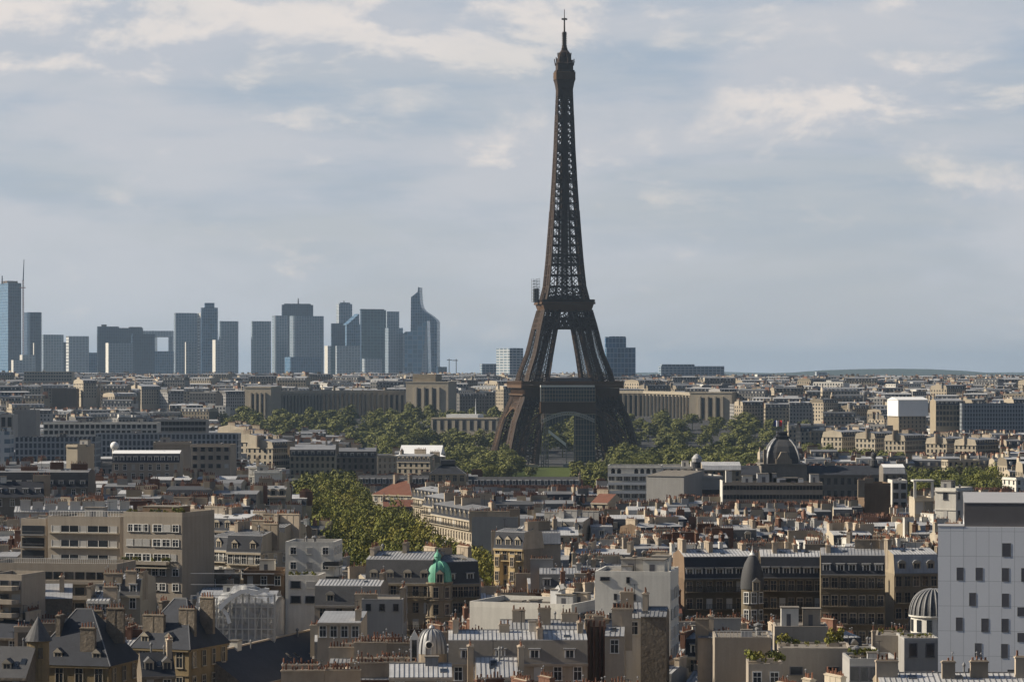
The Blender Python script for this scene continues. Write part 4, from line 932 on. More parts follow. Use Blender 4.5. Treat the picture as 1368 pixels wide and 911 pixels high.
# terraces on the left side of the avenue
for i, (x0, y0, lb) in enumerate(((-104, 1420, 'corner block with a grey shaded front at the far left end of the tree lined avenue'), (-121, 1455, 'sunlit stone terrace behind the grey fronted corner block, left of the avenue'), (-134, 1545, 'sunlit stone terrace in the middle of the row beyond the avenue'), (-144, 1640, 'sunlit stone terrace at the far end of the row, against the park trees'))):
    pass
H_(387, 448, 609, 1400, 'corner block with a grey shaded front and sunlit side, left of the avenue trees', 2, 24, wall='pale_stone', roof='mansard', slope_m='slate', rows=5, cols=9, near=0, left=8, ndorm=7, dorm='flat', chims=4, vis=634)
H_(448, 502, 611, 1440, 'dark fronted mansard block right of the grey shaded corner block', 0, 18, wall='grey_stone', roof='mansard', slope_m='slate', rows=4, near=0, chims=4, vis=630)
for (a, c, py, D, lb) in ((366, 392, 598, 1500, 'sunlit cream terrace just behind the grey shaded corner block'), (348, 372, 590, 1570, 'sunlit cream terrace second behind the grey shaded corner block'), (336, 356, 583, 1660, 'sunlit cream terrace third behind the grey shaded corner block'), (322, 344, 577, 1760, 'sunlit cream terrace farthest behind the grey shaded corner block, by the park')):
    H_(a, c, py, D, lb, 58, 16, wall='pale_stone', roof='mansard', rows=5, cols=12, near=0, ndorm=8, left=5, dorm='gable', chims=5, vis=py+22)
# slate pavilion and tiled house by the avenue
r = H_(574, 622, 633, 1260, 'square stone pavilion with a steep dark slate roof among the rooftops', 0, 15, wall='cream_stone', roof='hip', rise=4.5, rows=2, cols=5, fh=4.6, ww=1.8, wh=2.6, near=1, win='stone', vis=652, chims=[(-6, 5, 2, 0)])
b = MB(); b.box(-3, 3, 5, 10, r['_h']-.6, r['_h']+1.2); b.build('roof_lantern', 'grey_slate', r)
H_(478, 573, 646, 1290, 'long low slate roofed wing left of the square stone pavilion', 0, 10, wall='grey_stone', roof='gable', slope_m='grey_slate', top_m='grey_slate', rise=3.5, rows=1, near=0, ndorm=12, dorm='slate', vis=650)
H_(623, 776, 648, 1300, 'very long low slate roofed wing right of the square stone pavilion', 0, 10, wall='grey_stone', roof='gable', slope_m='grey_slate', top_m='grey_slate', rise=3.5, rows=1, near=0, ndorm=18, dorm='slate', vis=652)
H_(497, 551, 661, 1080, 'house with a broad red tiled roof beside the avenue trees', -32, 15, wall='pale_stone', roof='hip', slope_m='red_tile', top_m='red_tile', rise=5.0, rows=2, near=1, left=3, chims=[(-3, 7, 3, 0), (3, 7, 2, 0)], vis=672)
H_(512, 566, 677, 1020, 'lower house with brownish tiles in front of the broad red tiled roof', 4, 12, wall='grey_stone', roof='gable', slope_m='red_tile', top_m='red_tile', rise=2.2, rows=2, near=1, chims=2, vis=690)
H_(790, 812, 672, 1010, 'small house with a rusty tiled gable left of the white arched block', -35, 10, wall='pale_stone', roof='gable', slope_m='red_tile', top_m='red_tile', rise=3, rows=2, near=0, chims=1, vis=682)

# ------------------------------------------------------------------ right edge: white clad hospital block
D = 368.0; s = D/FPX
z1 = wz(703, D); x0, x1 = wx(1253, D), wx(1440, D); wv = x1-x0
r = root('clad_block', 'big white panel clad block with scattered dark windows at the right edge', 'building', (x0, D, 0), radians(-8.3)); reg(x0+wv/2, D-4, wv, 36, 0, 1); CAPS.append((1250, 1440, D, 892))
X0 = (1288-1253)*s; b = MB(); b.box(0, X0, 0, 5, 0, z1); b.box(X0, wv, .001, 34, 0, z1-.01); b.build('wall', 'panel_white', r)
b = MB(); b.box(-.04, X0, -.04, 5.04, z1, z1+.08, bottom=True); b.build('coping', 'deck_white', r)
for px0, px1, py0, py1 in [(1338,1349,725,742),(1278,1286.5,758,774),(1303,1312,758,774),(1337.5,1346.5,758,775),(1363,1372,758,775),(1294.5,1303,791.5,808),(1337.5,1346.5,792,809),(1358,1374,810,821),(1277,1285.5,824.5,841.5),(1310.5,1319.5,825.5,842.5),(1337,1346,825.5,842.5),(1358,1374,844,855),(1302,1310.5,858.5,876),(1336.5,1345,859,877),(1293,1301,892,900),(1345,1353,893,900)]:
    q = MB(); a, c, za, zb = (px0-1253)*s, (px1-1253)*s, wz(py1, D), wz(py0, D)
    q.box(a, c, -.012, -.003, za, zb); 
    for u in (a, c): q.box(u-.04, u+.04, -.02, -.004, za-.04, zb+.04, 1)
    q.box(a, c, -.02, -.004, zb, zb+.05, 1); q.box(a, c, -.03, -.004, za-.06, za, 1, bottom=True)
    q.build('window', ['window_grey', 'zinc_rib'], r)
b = MB(); X1 = wv; z2 = wz(672, D)
b.box(X0, X1, .3, 33, z1, z2); b.box(X0-.05, X1, .25, 33.1, z2, z2+.12, 1, bottom=True); b.build('rooftop_box', ['dark_cladding', 'deck_white'], r)
H_(1176, 1376, 916, 346, 'long seamed zinc roof with squat chimneys along the bottom right edge', 0, 7, wall='cream_stone', roof='gable', top_m='light_zinc', rise=1.2, rows=1, cols=9, near=2, eave=.4, chims=[(-.5,2.0,1.5,pi/2),(3.1,2.2,2,pi/2),(-7.6,2.5,2.5,pi/2),(8.3,2.2,2,pi/2)], roofbits=0, vis=905)

# ------------------------------------------------------------------ foreground, left to right
# old slate-roofed college wings with a conical turret
D = 480
r = H_(38, 147, 888, D, 'old golden stone wing with a steep slate roof and big square chimneys', -14, 13, wall='gold_stone', roof='hip', slope_m='slate', top_m='slate', rise=8.5, rows=2, cols=4, fh=4.5, ww=1.3, wh=2.4, near=2, right=3, win='stone', shut=0, vis=905, roofbits=0,
       chims=[(-3.2,4,2,0),(2.6,1.6,2.5,pi/2),(1.0,8,3,pi/2),(5.2,7,3,pi/2)], chim_m='rough_stone', name='college_wing', eave=.5)
for ch in r.children:
    if ch.name.startswith('chimney'): ch.location.z += -1.2
for x in (-2.2, 4.4): link('dormer', DORM['gable'], r, (x, .6, r['_h']-8.3))
t = root('conical_turret', 'round stone turret with a pointed slate cone at the corner of the college', 'turret', (wx(51, 474), 474, 0)); reg(wx(51,474), 471, 6, 6, 0)
b = MB(); b.lathe([(1.75,0),(1.75,wz(857,474)),(2.0,wz(856.5,474)),(2.0,wz(855,474))], 18); b.build('wall', 'gold_stone', t)
b = MB(); b.lathe([(2.3,wz(855,474)),(2.15,wz(853.5,474)),(.06,wz(823,474)),(.03,wz(819,474))], 18); b.build('cone_roof', 'grey_slate', t)
for a in (-1.9, -1.2): q = MB(); q.box(-.35, .35, -.06, .06, 0, 1.7); q.build('window', 'glass', t, (1.75*cos(a), 1.75*sin(a), wz(878,474)), a+pi/2)
r = H_(176, 254, 866, 505, 'taller old golden stone wing behind, with a tall slate roof and broad chimneys', -22, 14, wall='gold_stone', roof='hip', slope_m='slate', top_m='slate', rise=8.0, rows=2, cols=3, fh=4.2, ww=1.2, wh=2.6, near=2, right=4, win='stone', shut=0, vis=905, roofbits=0,
       chims=[(-2.5,2.2,4,pi/2),(3.2,3.5,3,pi/2),(4.6,8,2.5,pi/2),(-4.4,9,2.5,0)], chim_m='rough_stone', name='college_wing', eave=.5)
for ch in r.children:
    if ch.name.startswith('chimney'): ch.location.z += -1.5
link('dormer', DORM['gable'], r, (1.2, .6, r['_h']-7.8)); link('dormer', DORM['gable'], r, (-3.4, .6, r['_h']-7.8))
H_(190, 234, 903, 470, 'small dark slate roof with little dormers squeezed between the college wings', 12, 9, wall='rough_stone', roof='gable', slope_m='slate', top_m='slate', rise=3.4, rows=1, near=2, ndorm=2, dorm='gable', chims=[(2,4,2,0)], vis=906)
H_(-22, 36, 905, 468, 'low grey roofed annex with one dark dormer at the bottom left corner', -8, 10, wall='rough_stone', roof='gable', slope_m='grey_slate', top_m='grey_slate', rise=4.5, rows=1, near=2, ndorm=1, dorm='gable', chims=0, vis=910)
H_(24, 68, 846, 520, 'rough stone party wall gable standing behind the conical turret', 6, 9, wall='rough_stone', roof='flat', rise=.3, rows=0, cols=1, near=1, cornice=False, roofbits=0, vis=850, chims=[(-2, 1, 3, pi/2), (2, 1.5, 3, pi/2)])
H_(24, 96, 800, 545, 'blank rubble wall building with a sloping top behind the slate roofs', 8, 9, wall='rough_stone', roof='shed', rise=2.2, rows=0, cols=1, near=1, cornice=False, vis=835, chims=[(-2.5,5,4,pi/2), (3,5,3,0)])
H_(-16, 28, 852, 530, 'low stone house with a dark slate pitch at the left edge', -10, 12, wall='rough_stone', roof='gable', slope_m='slate', top_m='slate', rise=3, rows=1, near=1, vis=868)
# zinc roofs behind the college
H_(86, 128, 806, 560, 'small zinc roofed house with bluish slate mansard, left of the tall chimney stacks', -12, 10, wall='pale_stone', roof='mansard', slope_m='slate', top_m='light_zinc', rise=3.2, rows=1, near=2, ndorm=3, dorm='slate', chims=[(2.8,3,3,0)], vis=822)
H_(116, 146, 803, 545, 'white walled attic house with twin windows between tall chimney stacks', -8, 10, wall='white_render', roof='gable', top_m='light_zinc', rise=2.0, rows=1, cols=3, near=2, chims=[(-1.9,2,3,0),(1.9,1.5,2.5,pi/2)], vis=818)
H_(146, 188, 795, 552, 'zinc roofed house with tall rendered chimney breasts on its front', -10, 10, wall='pale_stone', roof='mansard', slope_m='grey_slate', top_m='light_zinc', rise=2.8, rows=1, near=2, ndorm=2, dorm='slate', chims=[(-2.4,.6,3.5,pi/2),(1.0,.6,2,pi/2),(2.6,3,3,0)], vis=815)
H_(226, 302, 800, 590, 'low seamed zinc roof with scattered pots above the wrapped building', -6, 10, wall='beige_render', roof='gable', top_m='light_zinc', rise=2, rows=1, near=2, chims=3, vis=802)
# beige modern apartment complex
r = H_(163, 245, 690, 588, 'beige modern apartment tower with a blank shaded side and planted roof', -20, 14.5, wall='beige_render', roof='flat', rows=0, cols=1, near=2, cornice=False, roofbits=0, vis=778, rise=.9)
h = r['_h']; W_ = 82*588/FPX/cos(radians(20)); U = lambda px: (px-204)*588/FPX/cos(radians(20))
fh = 2.88
for row, cells in ((0, ((173,1.0,0),(184,2.0,0),(193,1.4,0),(211,1.9,0),(223,1.9,1),(236,1.3,0))), (1, ((172,1.5,1),(184,1.6,1),(195,1.6,1),(210,1.7,0),(223,1.7,0),(236,1.3,0))), (2, ((172,1.7,0),(184,1.8,0),(195,1.8,0),(211,1.7,0),(222,1.7,0),(233,1.3,1))), (3, ((180,2.4,0),(190,1.6,0),(208,1.6,0),(217,1.6,0),(236,1.3,0))), (4, ((180,2.4,0),(195,1.6,0),(208,1.6,0),(217,1.6,0),(236,1.3,0)))):
    for px, ww_, sh in cells: link('window', WIN['shut' if sh else 'white'], r, (U(px), -.03, h-1.6-1.35-row*fh), 0, (ww_, 1, 1.35))
q = MB(); z = h-1.6-1.35-2*fh-.5; q.box(U(164), U(228), -1.6, -.01, z-.2, z, bottom=True); q.box(U(164), U(228), -1.6, -1.5, z, z+.5); q.build('balcony', 'beige_render', r)
q = MB(); z = h-1.6-1.35-3*fh-.5; q.box(U(172), U(228), -1.4, -.01, z+2.0, z+2.2, bottom=True); q.build('awning_slab', 'pale_stone', r)
roof_box(r, -1, 8, h, 8, 5, 1.6, 'brown_render'); 
PLANTERS = [(r, (U(x), 1.0, h+.3), s_) for x, s_ in ((168,.9),(176,.7),(200,.8),(208,.9),(219,.7),(232,1.0),(238,1.1),(242,.8))]+[(r, (U(x), -1.0, h-1.6-1.35-2*fh-.3), .75) for x in (167,171,183,187,208,222,229)]
r = H_(62, 162, 693, 605, 'beige modern block with long dark window bands left of the apartment tower', -14, 14, wall='beige_render', roof='flat', rows=0, cols=1, near=2, cornice=False, roofbits=1, vis=752, rise=.5)
h = r['_h']; U = lambda px: (px-112)*605/FPX/cos(radians(14))
for row in range(4):
    z = h-2.7-row*2.95
    for a, c, m in ((67,79,'shutter'),(80,92,'glass'),(92,104,'glass'),(105,116,'shutter'),(117,132,'glass'),(132,145,'glass'),(146,158,'shutter')):
        q = MB(); q.box(U(a), U(c), -.06, -.005, z, z+1.25); q.box(U(a), U(a)+.1, -.12, -.005, z-.05, z+1.3, 1); q.box(U(a)+.1, U(c), -.12, -.005, z-.12, z-.005, 1, bottom=True); q.build('window', [m, 'white_paint'], r)
    q = MB(); q.box(U(64), U(160), -.5, -.007, z-.35, z-.15, bottom=True); q.build('ledge', 'pale_stone', r)
q = MB()
for i in range(26): X = U(64)+i*(U(160)-U(64))/25; q.box(X-.05, X+.05, .1, .2, h+.5, h+1.5)
q.box(U(64), U(160), .1, .2, h+1.5, h+1.58, bottom=True); q.build('railing', 'white_paint', r)
r = H_(27, 62, 697, 612, 'dark loggia block with stacked black balcony bands beside the banded beige block', -14, 13, wall='beige_render', roof='flat', rows=0, cols=1, near=2, cornice=False, roofbits=1, vis=752)
h = r['_h']; w_ = 35*612/FPX/cos(radians(14))
for row in range(5):
    z = h-2.5-row*2.5; q = MB(); q.box(-w_/2+.3, w_/2-.3, -.05, -.005, z, z+1.7); q.build('loggia_opening', 'glass', r); q = MB(); q.box(-w_/2+.2, w_/2-.2, -.9, -.008, z-.3, z-.1, bottom=True); q.box(-w_/2+.2, w_/2-.2, -.9, -.84, z+.5, z+.56, bottom=True); q.build('balcony', 'zinc_rib', r)
r = H_(-20, 158, 757, 560, 'long lower terrace block with a white railing and a continuous dark window band', -10, 12, wall='beige_render', roof='flat', rows=0, cols=1, near=2, cornice=False, roofbits=0, vis=782)
h = r['_h']; w_ = 178*560/FPX/cos(radians(10))
for row in range(3):
    z = h-2.3-row*2.9
    for i in range(12):
        a = -w_/2+.3+i*w_/12; q = MB(); q.box(a, a+w_/12-.25, -.05, -.005, z, z+1.35); q.box(a, a+.1, -.12, -.004, z, z+1.4, 1); q.build('window', ['glass', 'zinc_rib'], r)
    q = MB(); q.box(-w_/2, w_/2, -.7, -.006, z-.9, z-.25, bottom=True); q.build('ledge', 'beige_render', r)
q = MB()
for i in range(70): X = -w_/2+.2+i*(w_-.4)/69; q.box(X-.035, X+.035, .1, .17, h+.6, h+1.5)
q.box(-w_/2, w_/2, .08, .19, h+1.5, h+1.58, bottom=True); q.build('railing', 'white_paint', r)
r = H_(-18, 30, 772, 536, 'column of rounded beige balconies at the left edge', -16, 10, wall='beige_render', roof='flat', rows=4, cols=3, fh=2.4, wh=1.4, ww=1.6, near=2, win='plain', cornice=False, vis=826, roofbits=0)
for row in range(4):
    q = MB(); z = r['_h']-1.9-row*2.4
    q.prism([(-3,-.01),(-3,-1.2),(-2.4,-1.7),(2.2,-1.7),(2.9,-1.2),(2.9,-.01)][::-1], z-.3, z+.5); q.build('balcony', 'beige_render', r)
# building wrapped in translucent sheeting
r = H_(262, 366, 806, 545, 'shabby grey block hidden inside translucent scaffold sheeting', -4, 12, wall='grey_render', roof='gable', top_m='zinc', rise=2, rows=4, cols=7, near=1, win='grey', vis=862, chims=0, roofbits=0)
r = root('scaffold_wrap', 'building wrap of shiny translucent white sheeting over scaffold poles', 'scaffold', (wx(313, 543), 543, 0), radians(-4))
zt, zb = wz(800, 543), wz(868, 543); w_ = 112*543/FPX
b = MB(); nx, nz = 44, 26
def bul(i, j):
    x = -w_/2+w_*i/nx; t = j/nz; top = zt-1.6+2.4*sin(pi*min(1, max(0, (i/nx-.05)/.9)))*(.9+.1*sin(i*.5))+(.9 if i > nx*.45 else -.5)
    z = zb+(top-zb)*t; y = -1.5-.18*sin(i*.9+j*.3)-.12*sin(j*1.7+i*.35)-.22*abs(sin(i*1.35)); return (x, y, z)
for i in range(nx):
    for j in range(nz): b.face([bul(i,j), bul(i+1,j), bul(i+1,j+1), bul(i,j+1)])
for i in range(nx):
    for j in range(6):
        f = lambda i, j: (bul(i, nz)[0], -1.5+j*2.2+.001*j, bul(i, nz)[2]+.9*sin(pi*j/6)+.12*sin(i*1.1+j*2))
        b.face([f(i,j), f(i+1,j), f(i+1,j+1), f(i,j+1)])
for i in (0, nx):
    X = bul(i, 0)[0]; b.face([(X,-1.5,zb),(X,11,zb),(X,11,bul(i,nz)[2]),(X,-1.5,bul(i,nz)[2])])
b.build('sheet', 'wrap_sheet', r, smooth=True)
b = MB()
for k in range(1, 3):
    pts = [(wx(p, 543)-wx(313, 543), -1.9-.2*k, wz(q, 543)) for p, q in ((296, 812), (304, 803), (314, 795), (325, 789), (335, 787.5), (347, 790), (356, 786), (362, 787))]
    for p, q in zip(pts, pts[1:]): b.bar(p, q, .75)
pts = [(wx(p, 543)-wx(313, 543), -2.0, wz(q, 543)) for p, q in ((300, 812), (306, 820), (309, 831))]
for p, q in zip(pts, pts[1:]): b.bar(p, q, .6)
for p in ((350, 786), (357, 784), (361, 788)): b.lathe([(.1,-.6),(.8,0),(.6,.6),(.1,.9)], 7, wx(p[0],543)-wx(313,543), -1.2); 
b.build('loose_sheet_fold', 'white_sheet', r)
b = MB()
for i in range(14):
    x = -w_/2+w_*i/13
    for y in (-2.0, -1.0): b.bar((x, y, 0), (x, y, zt+.8+.6*sin(i)), .17)
for j in range(9): z = zb-2+j*2.0; b.bar((-w_/2,-2.02,z),(w_/2,-2.02,z),.15)
for i in range(0, 13, 3): b.bar((-w_/2+w_*i/13,-2.05,zb-2),(-w_/2+w_*(i+2)/13,-2.05,zb+8),.09)
b.build('scaffold_poles', 'shutter', r); CAPS.append((255, 372, 543, 864)); reg(wx(313,543), 540, w_+2, 16, 0)
# long slate hall
D = 540.0
u = radians(70); A = Vector((wx(274, 512), 512)); B = Vector((wx(446, 572), 572)); ln = (B-A).length; ang = atan2(B.y-A.y, B.x-A.x); nn = Vector((sin(ang), -cos(ang)))
mid = (A+B)/2+nn*7.5
r = house('slate_hall', 'long hall with an unbroken dark slate roof and a row of small lit dormers', 'hall', mid.x, mid.y, ln, 15, 11.6, ang, wall='rough_stone', roof='gable', slope_m='slate', top_m='slate', rise=5.6, rows=2, cols=14, fh=3.4, near=2, win='stone', chims=0, roofbits=0)
b = MB(); b.box(-ln/2, ln/2, 7.3, 7.7, r['_h']-.05, r['_h']+.22); b.build('ridge_cap', 'chimney_render', r)
for i in range(6):
    X = ln*.12+i*4.0; q = MB(); q.prism([(X-.9,1.0),(X+.9,1.0),(X+.9,4),(X-.9,4)], 12.2, 14.2, 0, 1); q.build('dormer', ['chimney_render', 'slate'], r)
CAPS.append((290, 470, 515, 896))
# grey zinc mansard with round dormers and its long blank wall
H_(420, 508, 809, 552, 'zinc mansard house with two round topped dormers and a blank grey gable', -6, 11, wall='beige_render', roof='mansard', slope_m='grey_slate', top_m='light_zinc', rise=3.6, rows=2, cols=4, near=2, ndorm=2, dorm='round', win='grey', chims=[(5.6,7,4,0)], vis=840)
H_(483, 538, 803, 530, 'blank pale grey end wall with a few tiny windows, beside the green domed house', -2, 11, wall='grey_render', roof='flat', rise=.4, rows=1, cols=3, ww=.9, wh=1.2, near=2, win='plain', shut=0, cornice=False, vis=862, roofbits=0, chims=[(-3,2,4,pi/2),(3.4,5,5,0)])
H_(424, 482, 832, 512, 'low shed roofs and a walled yard below the round dormer mansard', -3, 11, wall='chimney_render', roof='shed', rise=1.2, rows=1, cols=4, near=2, chims=[(3,3,3,0)], vis=846)
# white stepped modern house by the trees
r = H_(381, 446, 728, 610, 'white stepped modern house with corner balconies at the foot of the avenue trees', -6, 11, wall='white_render', roof='flat', rows=4, cols=3, fh=3.0, ww=1.2, wh=1.4, near=2, win='white', vis=780, cornice=False, right=3, roofbits=1)
for j in range(3): q = MB(); z = r['_h']-4.2-j*3; q.box(3.2, 6.2, -1.0, 3.4, z-.18, z, bottom=True); q.box(3.2, 6.2, -1.0, -.95, z, z+.9, 1); q.box(6.15, 6.2, -.95, 3.4, z, z+.9, 1); q.build('balcony', ['white_render', 'dark_iron'], r)
r2 = H_(385, 425, 773, 585, 'lower planted terrace step of the white modern house', -6, 9, wall='white_render', roof='flat', rows=2, cols=2, fh=2.9, ww=1.8, wh=1.3, near=2, win='plain', vis=800, cornice=False, roofbits=0)
PLANTERS += [(r2, (x, .8, r2['_h']+.3), .8) for x in (-2.5, -1.2, .4, 2.0)]
r = H_(302, 350, 738, 640, 'cream stone house with a sunlit slate mansard right of the beige tower', -24, 12, wall='pale_stone', roof='mansard', rise=3.6, rows=3, cols=5, near=2, balcony=(0, 1), right=3, dorm='gable', chims=3, vis=770)
H_(350, 380, 722, 650, 'narrow cream house with iron balconies between the mansard and the white modern house', -20, 12, wall='pale_stone', roof='mansard', rows=3, cols=3, near=2, balcony=(1,), chims=3, vis=765)
H_(279, 306, 735, 660, 'slim bright stone house edge catching the sun beside the beige tower', -38, 12, wall='pale_stone', roof='mansard', rows=4, cols=4, near=2, balcony=(0, 2), dorm='gable', chims=2, vis=770)
H_(272, 320, 770, 600, 'dark shaded garage wall and yard right of the beige tower', 4, 12, wall='rough_stone', roof='flat', rows=1, cols=2, near=1, roofbits=1, vis=790)
H_(325, 380, 766, 612, 'low brown brick house with a wooden terrace before the white modern house', 0, 10, wall='brown_render', roof='flat', rows=2, cols=3, near=2, roofbits=1, vis=790)
# green copper dome house
D = 565.0
r = H_(488, 578, 779, D, 'ornate corner house under a green copper dome', -9, 14, wall='cream_stone', roof='mansard', slope_m='grey_slate', top_m='light_zinc', rise=4.4, rows=3, cols=6, near=2, balcony=(0, 2), win='grey', dorm='round', ndorm=4, chims=[(-5.8,6,6,0),(0,7,3,0)], vis=830)
wv = 90*D/FPX/cos(radians(9)); h = wz(779, D)
b = MB(); b.lathe([(2.7,-2),(2.7,h-.3),(2.95,h),(2.95,h+.3)], 24); 
for j in range(3): b.lathe([(2.95,h-3.2-j*3.2),(3.0,h-3-j*3.2),(2.7,h-2.9-j*3.2)], 24)
b.build('rotunda_wall', 'cream_stone', r, (wv/2+.6, 2.0, 0))
for a in (-2.3, -1.5, -.7):
    for j in range(3): link('window', WIN['grey'], r, (wv/2+.6+2.72*cos(a), 2.0+2.72*sin(a), h-2.6-j*3.2), a+pi/2, (1.0, 1, 2.0))
g_ = dome(r, 2.6, 3.9, 24, 'copper_green', (wv/2+.6, 2.0, h+.3), power=.62, ribs=8, rib_m='copper_green', tip=.22)
b = MB(); b.lathe([(.62,3.6),(.6,4.6),(.75,4.7),(.55,5.2),(.2,5.55),(.06,6.1)], 14); b.build('lantern', 'copper_green', g_)
b = MB(); b.lathe([(.5,-.1),(.55,0),(.4,.1)], 12); q = b.build('round_window', 'dark_iron', g_, (-1.9, -1.65, 2.0)); q.rotation_euler = (pi/2, 0, -.85)
link('dormer', DORM['gable'], g_, (.9, -2.6, -.1))
H_(590, 640, 780, 571, 'cream stone wing running back from the green domed corner', 24, 12, wall='cream_stone', roof='mansard', slope_m='grey_slate', rise=4.2, rows=3, cols=7, near=2, balcony=(0,), win='grey', chims=3, vis=815)
# ornate row along the right side of the avenue
r = H_(660, 699, 733, 645, 'ornate sunlit stone end house with bay windows facing the avenue trees', -36, 7.5, wall='honey_stone', sidewall='chimney_render', roof='mansard', slope_m='slate', rise=3.6, rows=4, cols=4, near=2, balcony=(0, 2), win='grey', shut=0, dorm='gable', ndorm=3, chims=[(3.2,4,4,0)], vis=785)
for x in (-2.4, 1.6):
    q = MB(); q.prism([(x-1.1,-.002),(x-.7,-1.0),(x+.7,-1.0),(x+1.1,-.002)], 8, wz(740, 645), 0, 1); q.build('bay', ['honey_stone', 'light_zinc'], r)
    for j in range(4): link('window', WIN['grey'], r, (x, -1.03, wz(740,645)-2.5-j*3.1), 0, (.9, 1, 1.9))
t = root('roof_dome', 'bulbous pale zinc dome with a spike on the roof behind the ornate end house', 'roof dome', (wx(702, 668), 668, 0)); b = MB(); b.lathe([(2.6,0),(2.6,wz(729,668))], 16); b.build('drum', 'pale_stone', t); g_ = dome(t, 2.6, 4.6, 20, 'light_zinc', (0,0,wz(729,668)), power=.7, ribs=10, tip=.1); b = MB(); b.bar((0,0,4.4),(0,0,6.6),.2,0,.05); b.build('spike', 'zinc_rib', g_); CAPS.append((688,716,668,732)); reg(wx(702,668), 665, 6, 6, 0)
rowb = [('sunlit avenue terrace with tall chimneys, nearest behind the ornate end house', 603, 691, 842), ('sunlit avenue terrace in the middle of the row behind the ornate end house', 590, 679, 900), ('farthest sunlit avenue terrace, next to the tiled roofs', 574, 668, 970)]
for lb, px, py, D in rowb:
    x, z = wx(px, D), wz(py, D)
    r = house('apartment_building', lb, 'building', x, D, 44, 11, z, radians(-74), wall='pale_stone', sidewall='grey_render', roof='mansard', slope_m='slate', rows=5, cols=15, near=1, balcony=(0, 2), win='grey', dorm='gable', ndorm=9, chims=6, vis=None)
    CAPS.append((px-8, px+16, D, py+24))
H_(630, 692, 691, 818, 'row of blank grey party walls topped with orange pots, right of the avenue', -2, 9, wall='grey_render', roof='flat', rise=.15, roofbits=1, rows=0, cols=1, near=2, cornice=False, chims=[(-4.5,.6,5,pi/2),(1,.7,6,pi/2),(5,3,3.5,pi/2),(-2,5,5,pi/2),(3,7,5,pi/2)], vis=712)
H_(706, 749, 727, 655, 'plain beige party wall block with a rounded roofline behind the flat roofed hall', 4, 12, wall='chimney_render', roof='mansard', slope_m='zinc', rise=2.4, rows=0, cols=1, near=2, ndorm=0, cornice=False, chims=[(-1,3,5,pi/2),(2.6,5,3,0)], vis=745)
# zinc dome with a lantern, front centre
t = root('ribbed_dome', 'small ribbed zinc dome with a round window, front centre', 'roof dome', (wx(577, 447), 447, 0)); reg(wx(577,447), 443, 6.5, 6.5, 0); CAPS.append((560,597,444,872))
b = MB(); b.lathe([(2.2,0),(2.2,wz(872,447))], 16); b.build('drum', 'chimney_render', t)
g_ = dome(t, 2.2, 3.6, 20, 'zinc', (0,0,wz(872,447)), power=.6, ribs=16, tip=.18); b = MB(); b.lathe([(.4,3.4),(.42,3.75),(.5,3.8),(.3,4.1),(.05,4.25),(.03,4.8)], 10); b.build('finial', 'light_zinc', g_)
q = MB(); q.lathe([(.62,-.1),(.68,0),(.5,.1)], 14); o = q.build('round_window', 'white_paint', g_, (-.35, -2.05, 1.4)); o.rotation_euler = (pi/2, 0, 0)
q = MB(); q.lathe([(.45,-.1),(.45,.14)], 14); o = q.build('round_pane', 'glass', g_, (-.35, -2.08, 1.4)); o.rotation_euler = (pi/2, 0, 0)
t = root('roof_lantern', 'little white pointed gable lantern left of the ribbed zinc dome', 'roof lantern', (wx(553.5, 436), 436, wz(878, 436)))
b = MB(); 
for x in (-.5, .5): b.box(x-.13, x+.13, -.15, .15, -2, 2.6)
b.grid([(-.75,-.2,2.6),(.75,-.2,2.6),(0,-.2,4.0),(-.75,.6,2.6),(.75,.6,2.6),(0,.6,4.0)], [(0,1,2),(1,4,5,2),(3,0,2,5)]); b.build('gable_frame', 'white_paint', t); b = MB(); b.box(-.37,.37,.3,.5,-2,2.6); b.build('pane', 'glass', t)
# front zinc mansard
H_(599, 785, 886, 432, 'wide front house with a seamed zinc roof and grey mansard with tall dormers', 1, 12, wall='chimney_render', roof='mansard', slope_m='grey_stone', top_m='light_zinc', rise=3.3, rows=2, cols=7, near=2, ndorm=4, dorm='slate', win='white', chims=[(-1.9,5,1.5,pi/2),(3.2,2.5,3.5,0),(3.2,6,3,0),(-9,6,4,0),(9.2,6,4,0)], vis=907)
r = H_(784, 810, 838, 440, 'bundle of tall dark brown chimney stacks at the right end of the front zinc house', 2, 6, wall='brown_render', roof='flat', rise=.2, rows=0, cols=1, near=2, cornice=False, roofbits=0, chims=[(-.9,1,1.5,pi/2),(.3,1,1.5,pi/2),(1.2,2,1.5,pi/2)], vis=905)
for x in (-1.2, -.4, .5, 1.1): q = MB(); q.box(x-.16, x+.16, -.5, -.01, 4, r['_h']+1.0); q.build('flue', 'brick', r)
H_(668, 822, 846, 466, 'second pale seamed zinc roof just behind the front zinc house', 1, 9, wall='pale_stone', roof='gable', top_m='light_zinc', rise=1.8, rows=1, near=2, chims=[(-2,3,2,pi/2),(2,4,2.5,pi/2),(-6,4,2,pi/2),(6,3,3,pi/2)], vis=852)
H_(520, 604, 905, 408, 'low seamed zinc roof with a stone gable end at the bottom centre', 2, 8, wall='chimney_render', roof='gable', top_m='light_zinc', rise=1.6, rows=1, near=2, chims=0, vis=911)
H_(636, 692, 905, 414, 'steep zinc roof with a skylight below the front zinc mansard', 2, 7, wall='chimney_render', roof='gable', top_m='light_zinc', rise=2.6, rows=1, near=2, chims=[(3.4,3,3,0),(-3.6,4,3,0)], vis=911)
H_(388, 478, 925, 418, 'front house end wall crowded with rows of orange chimney pots', 4, 9, wall='chimney_render', roof='gable', rise=1.4, rows=1, near=2, cornice=True, chims=[(-3,.7,6,pi/2),(2.6,.9,5,pi/2),(-1,3.5,6,pi/2),(3.4,4,4,0),(-3.4,5.5,5,pi/2),(1.4,6,5,pi/2)], vis=908)
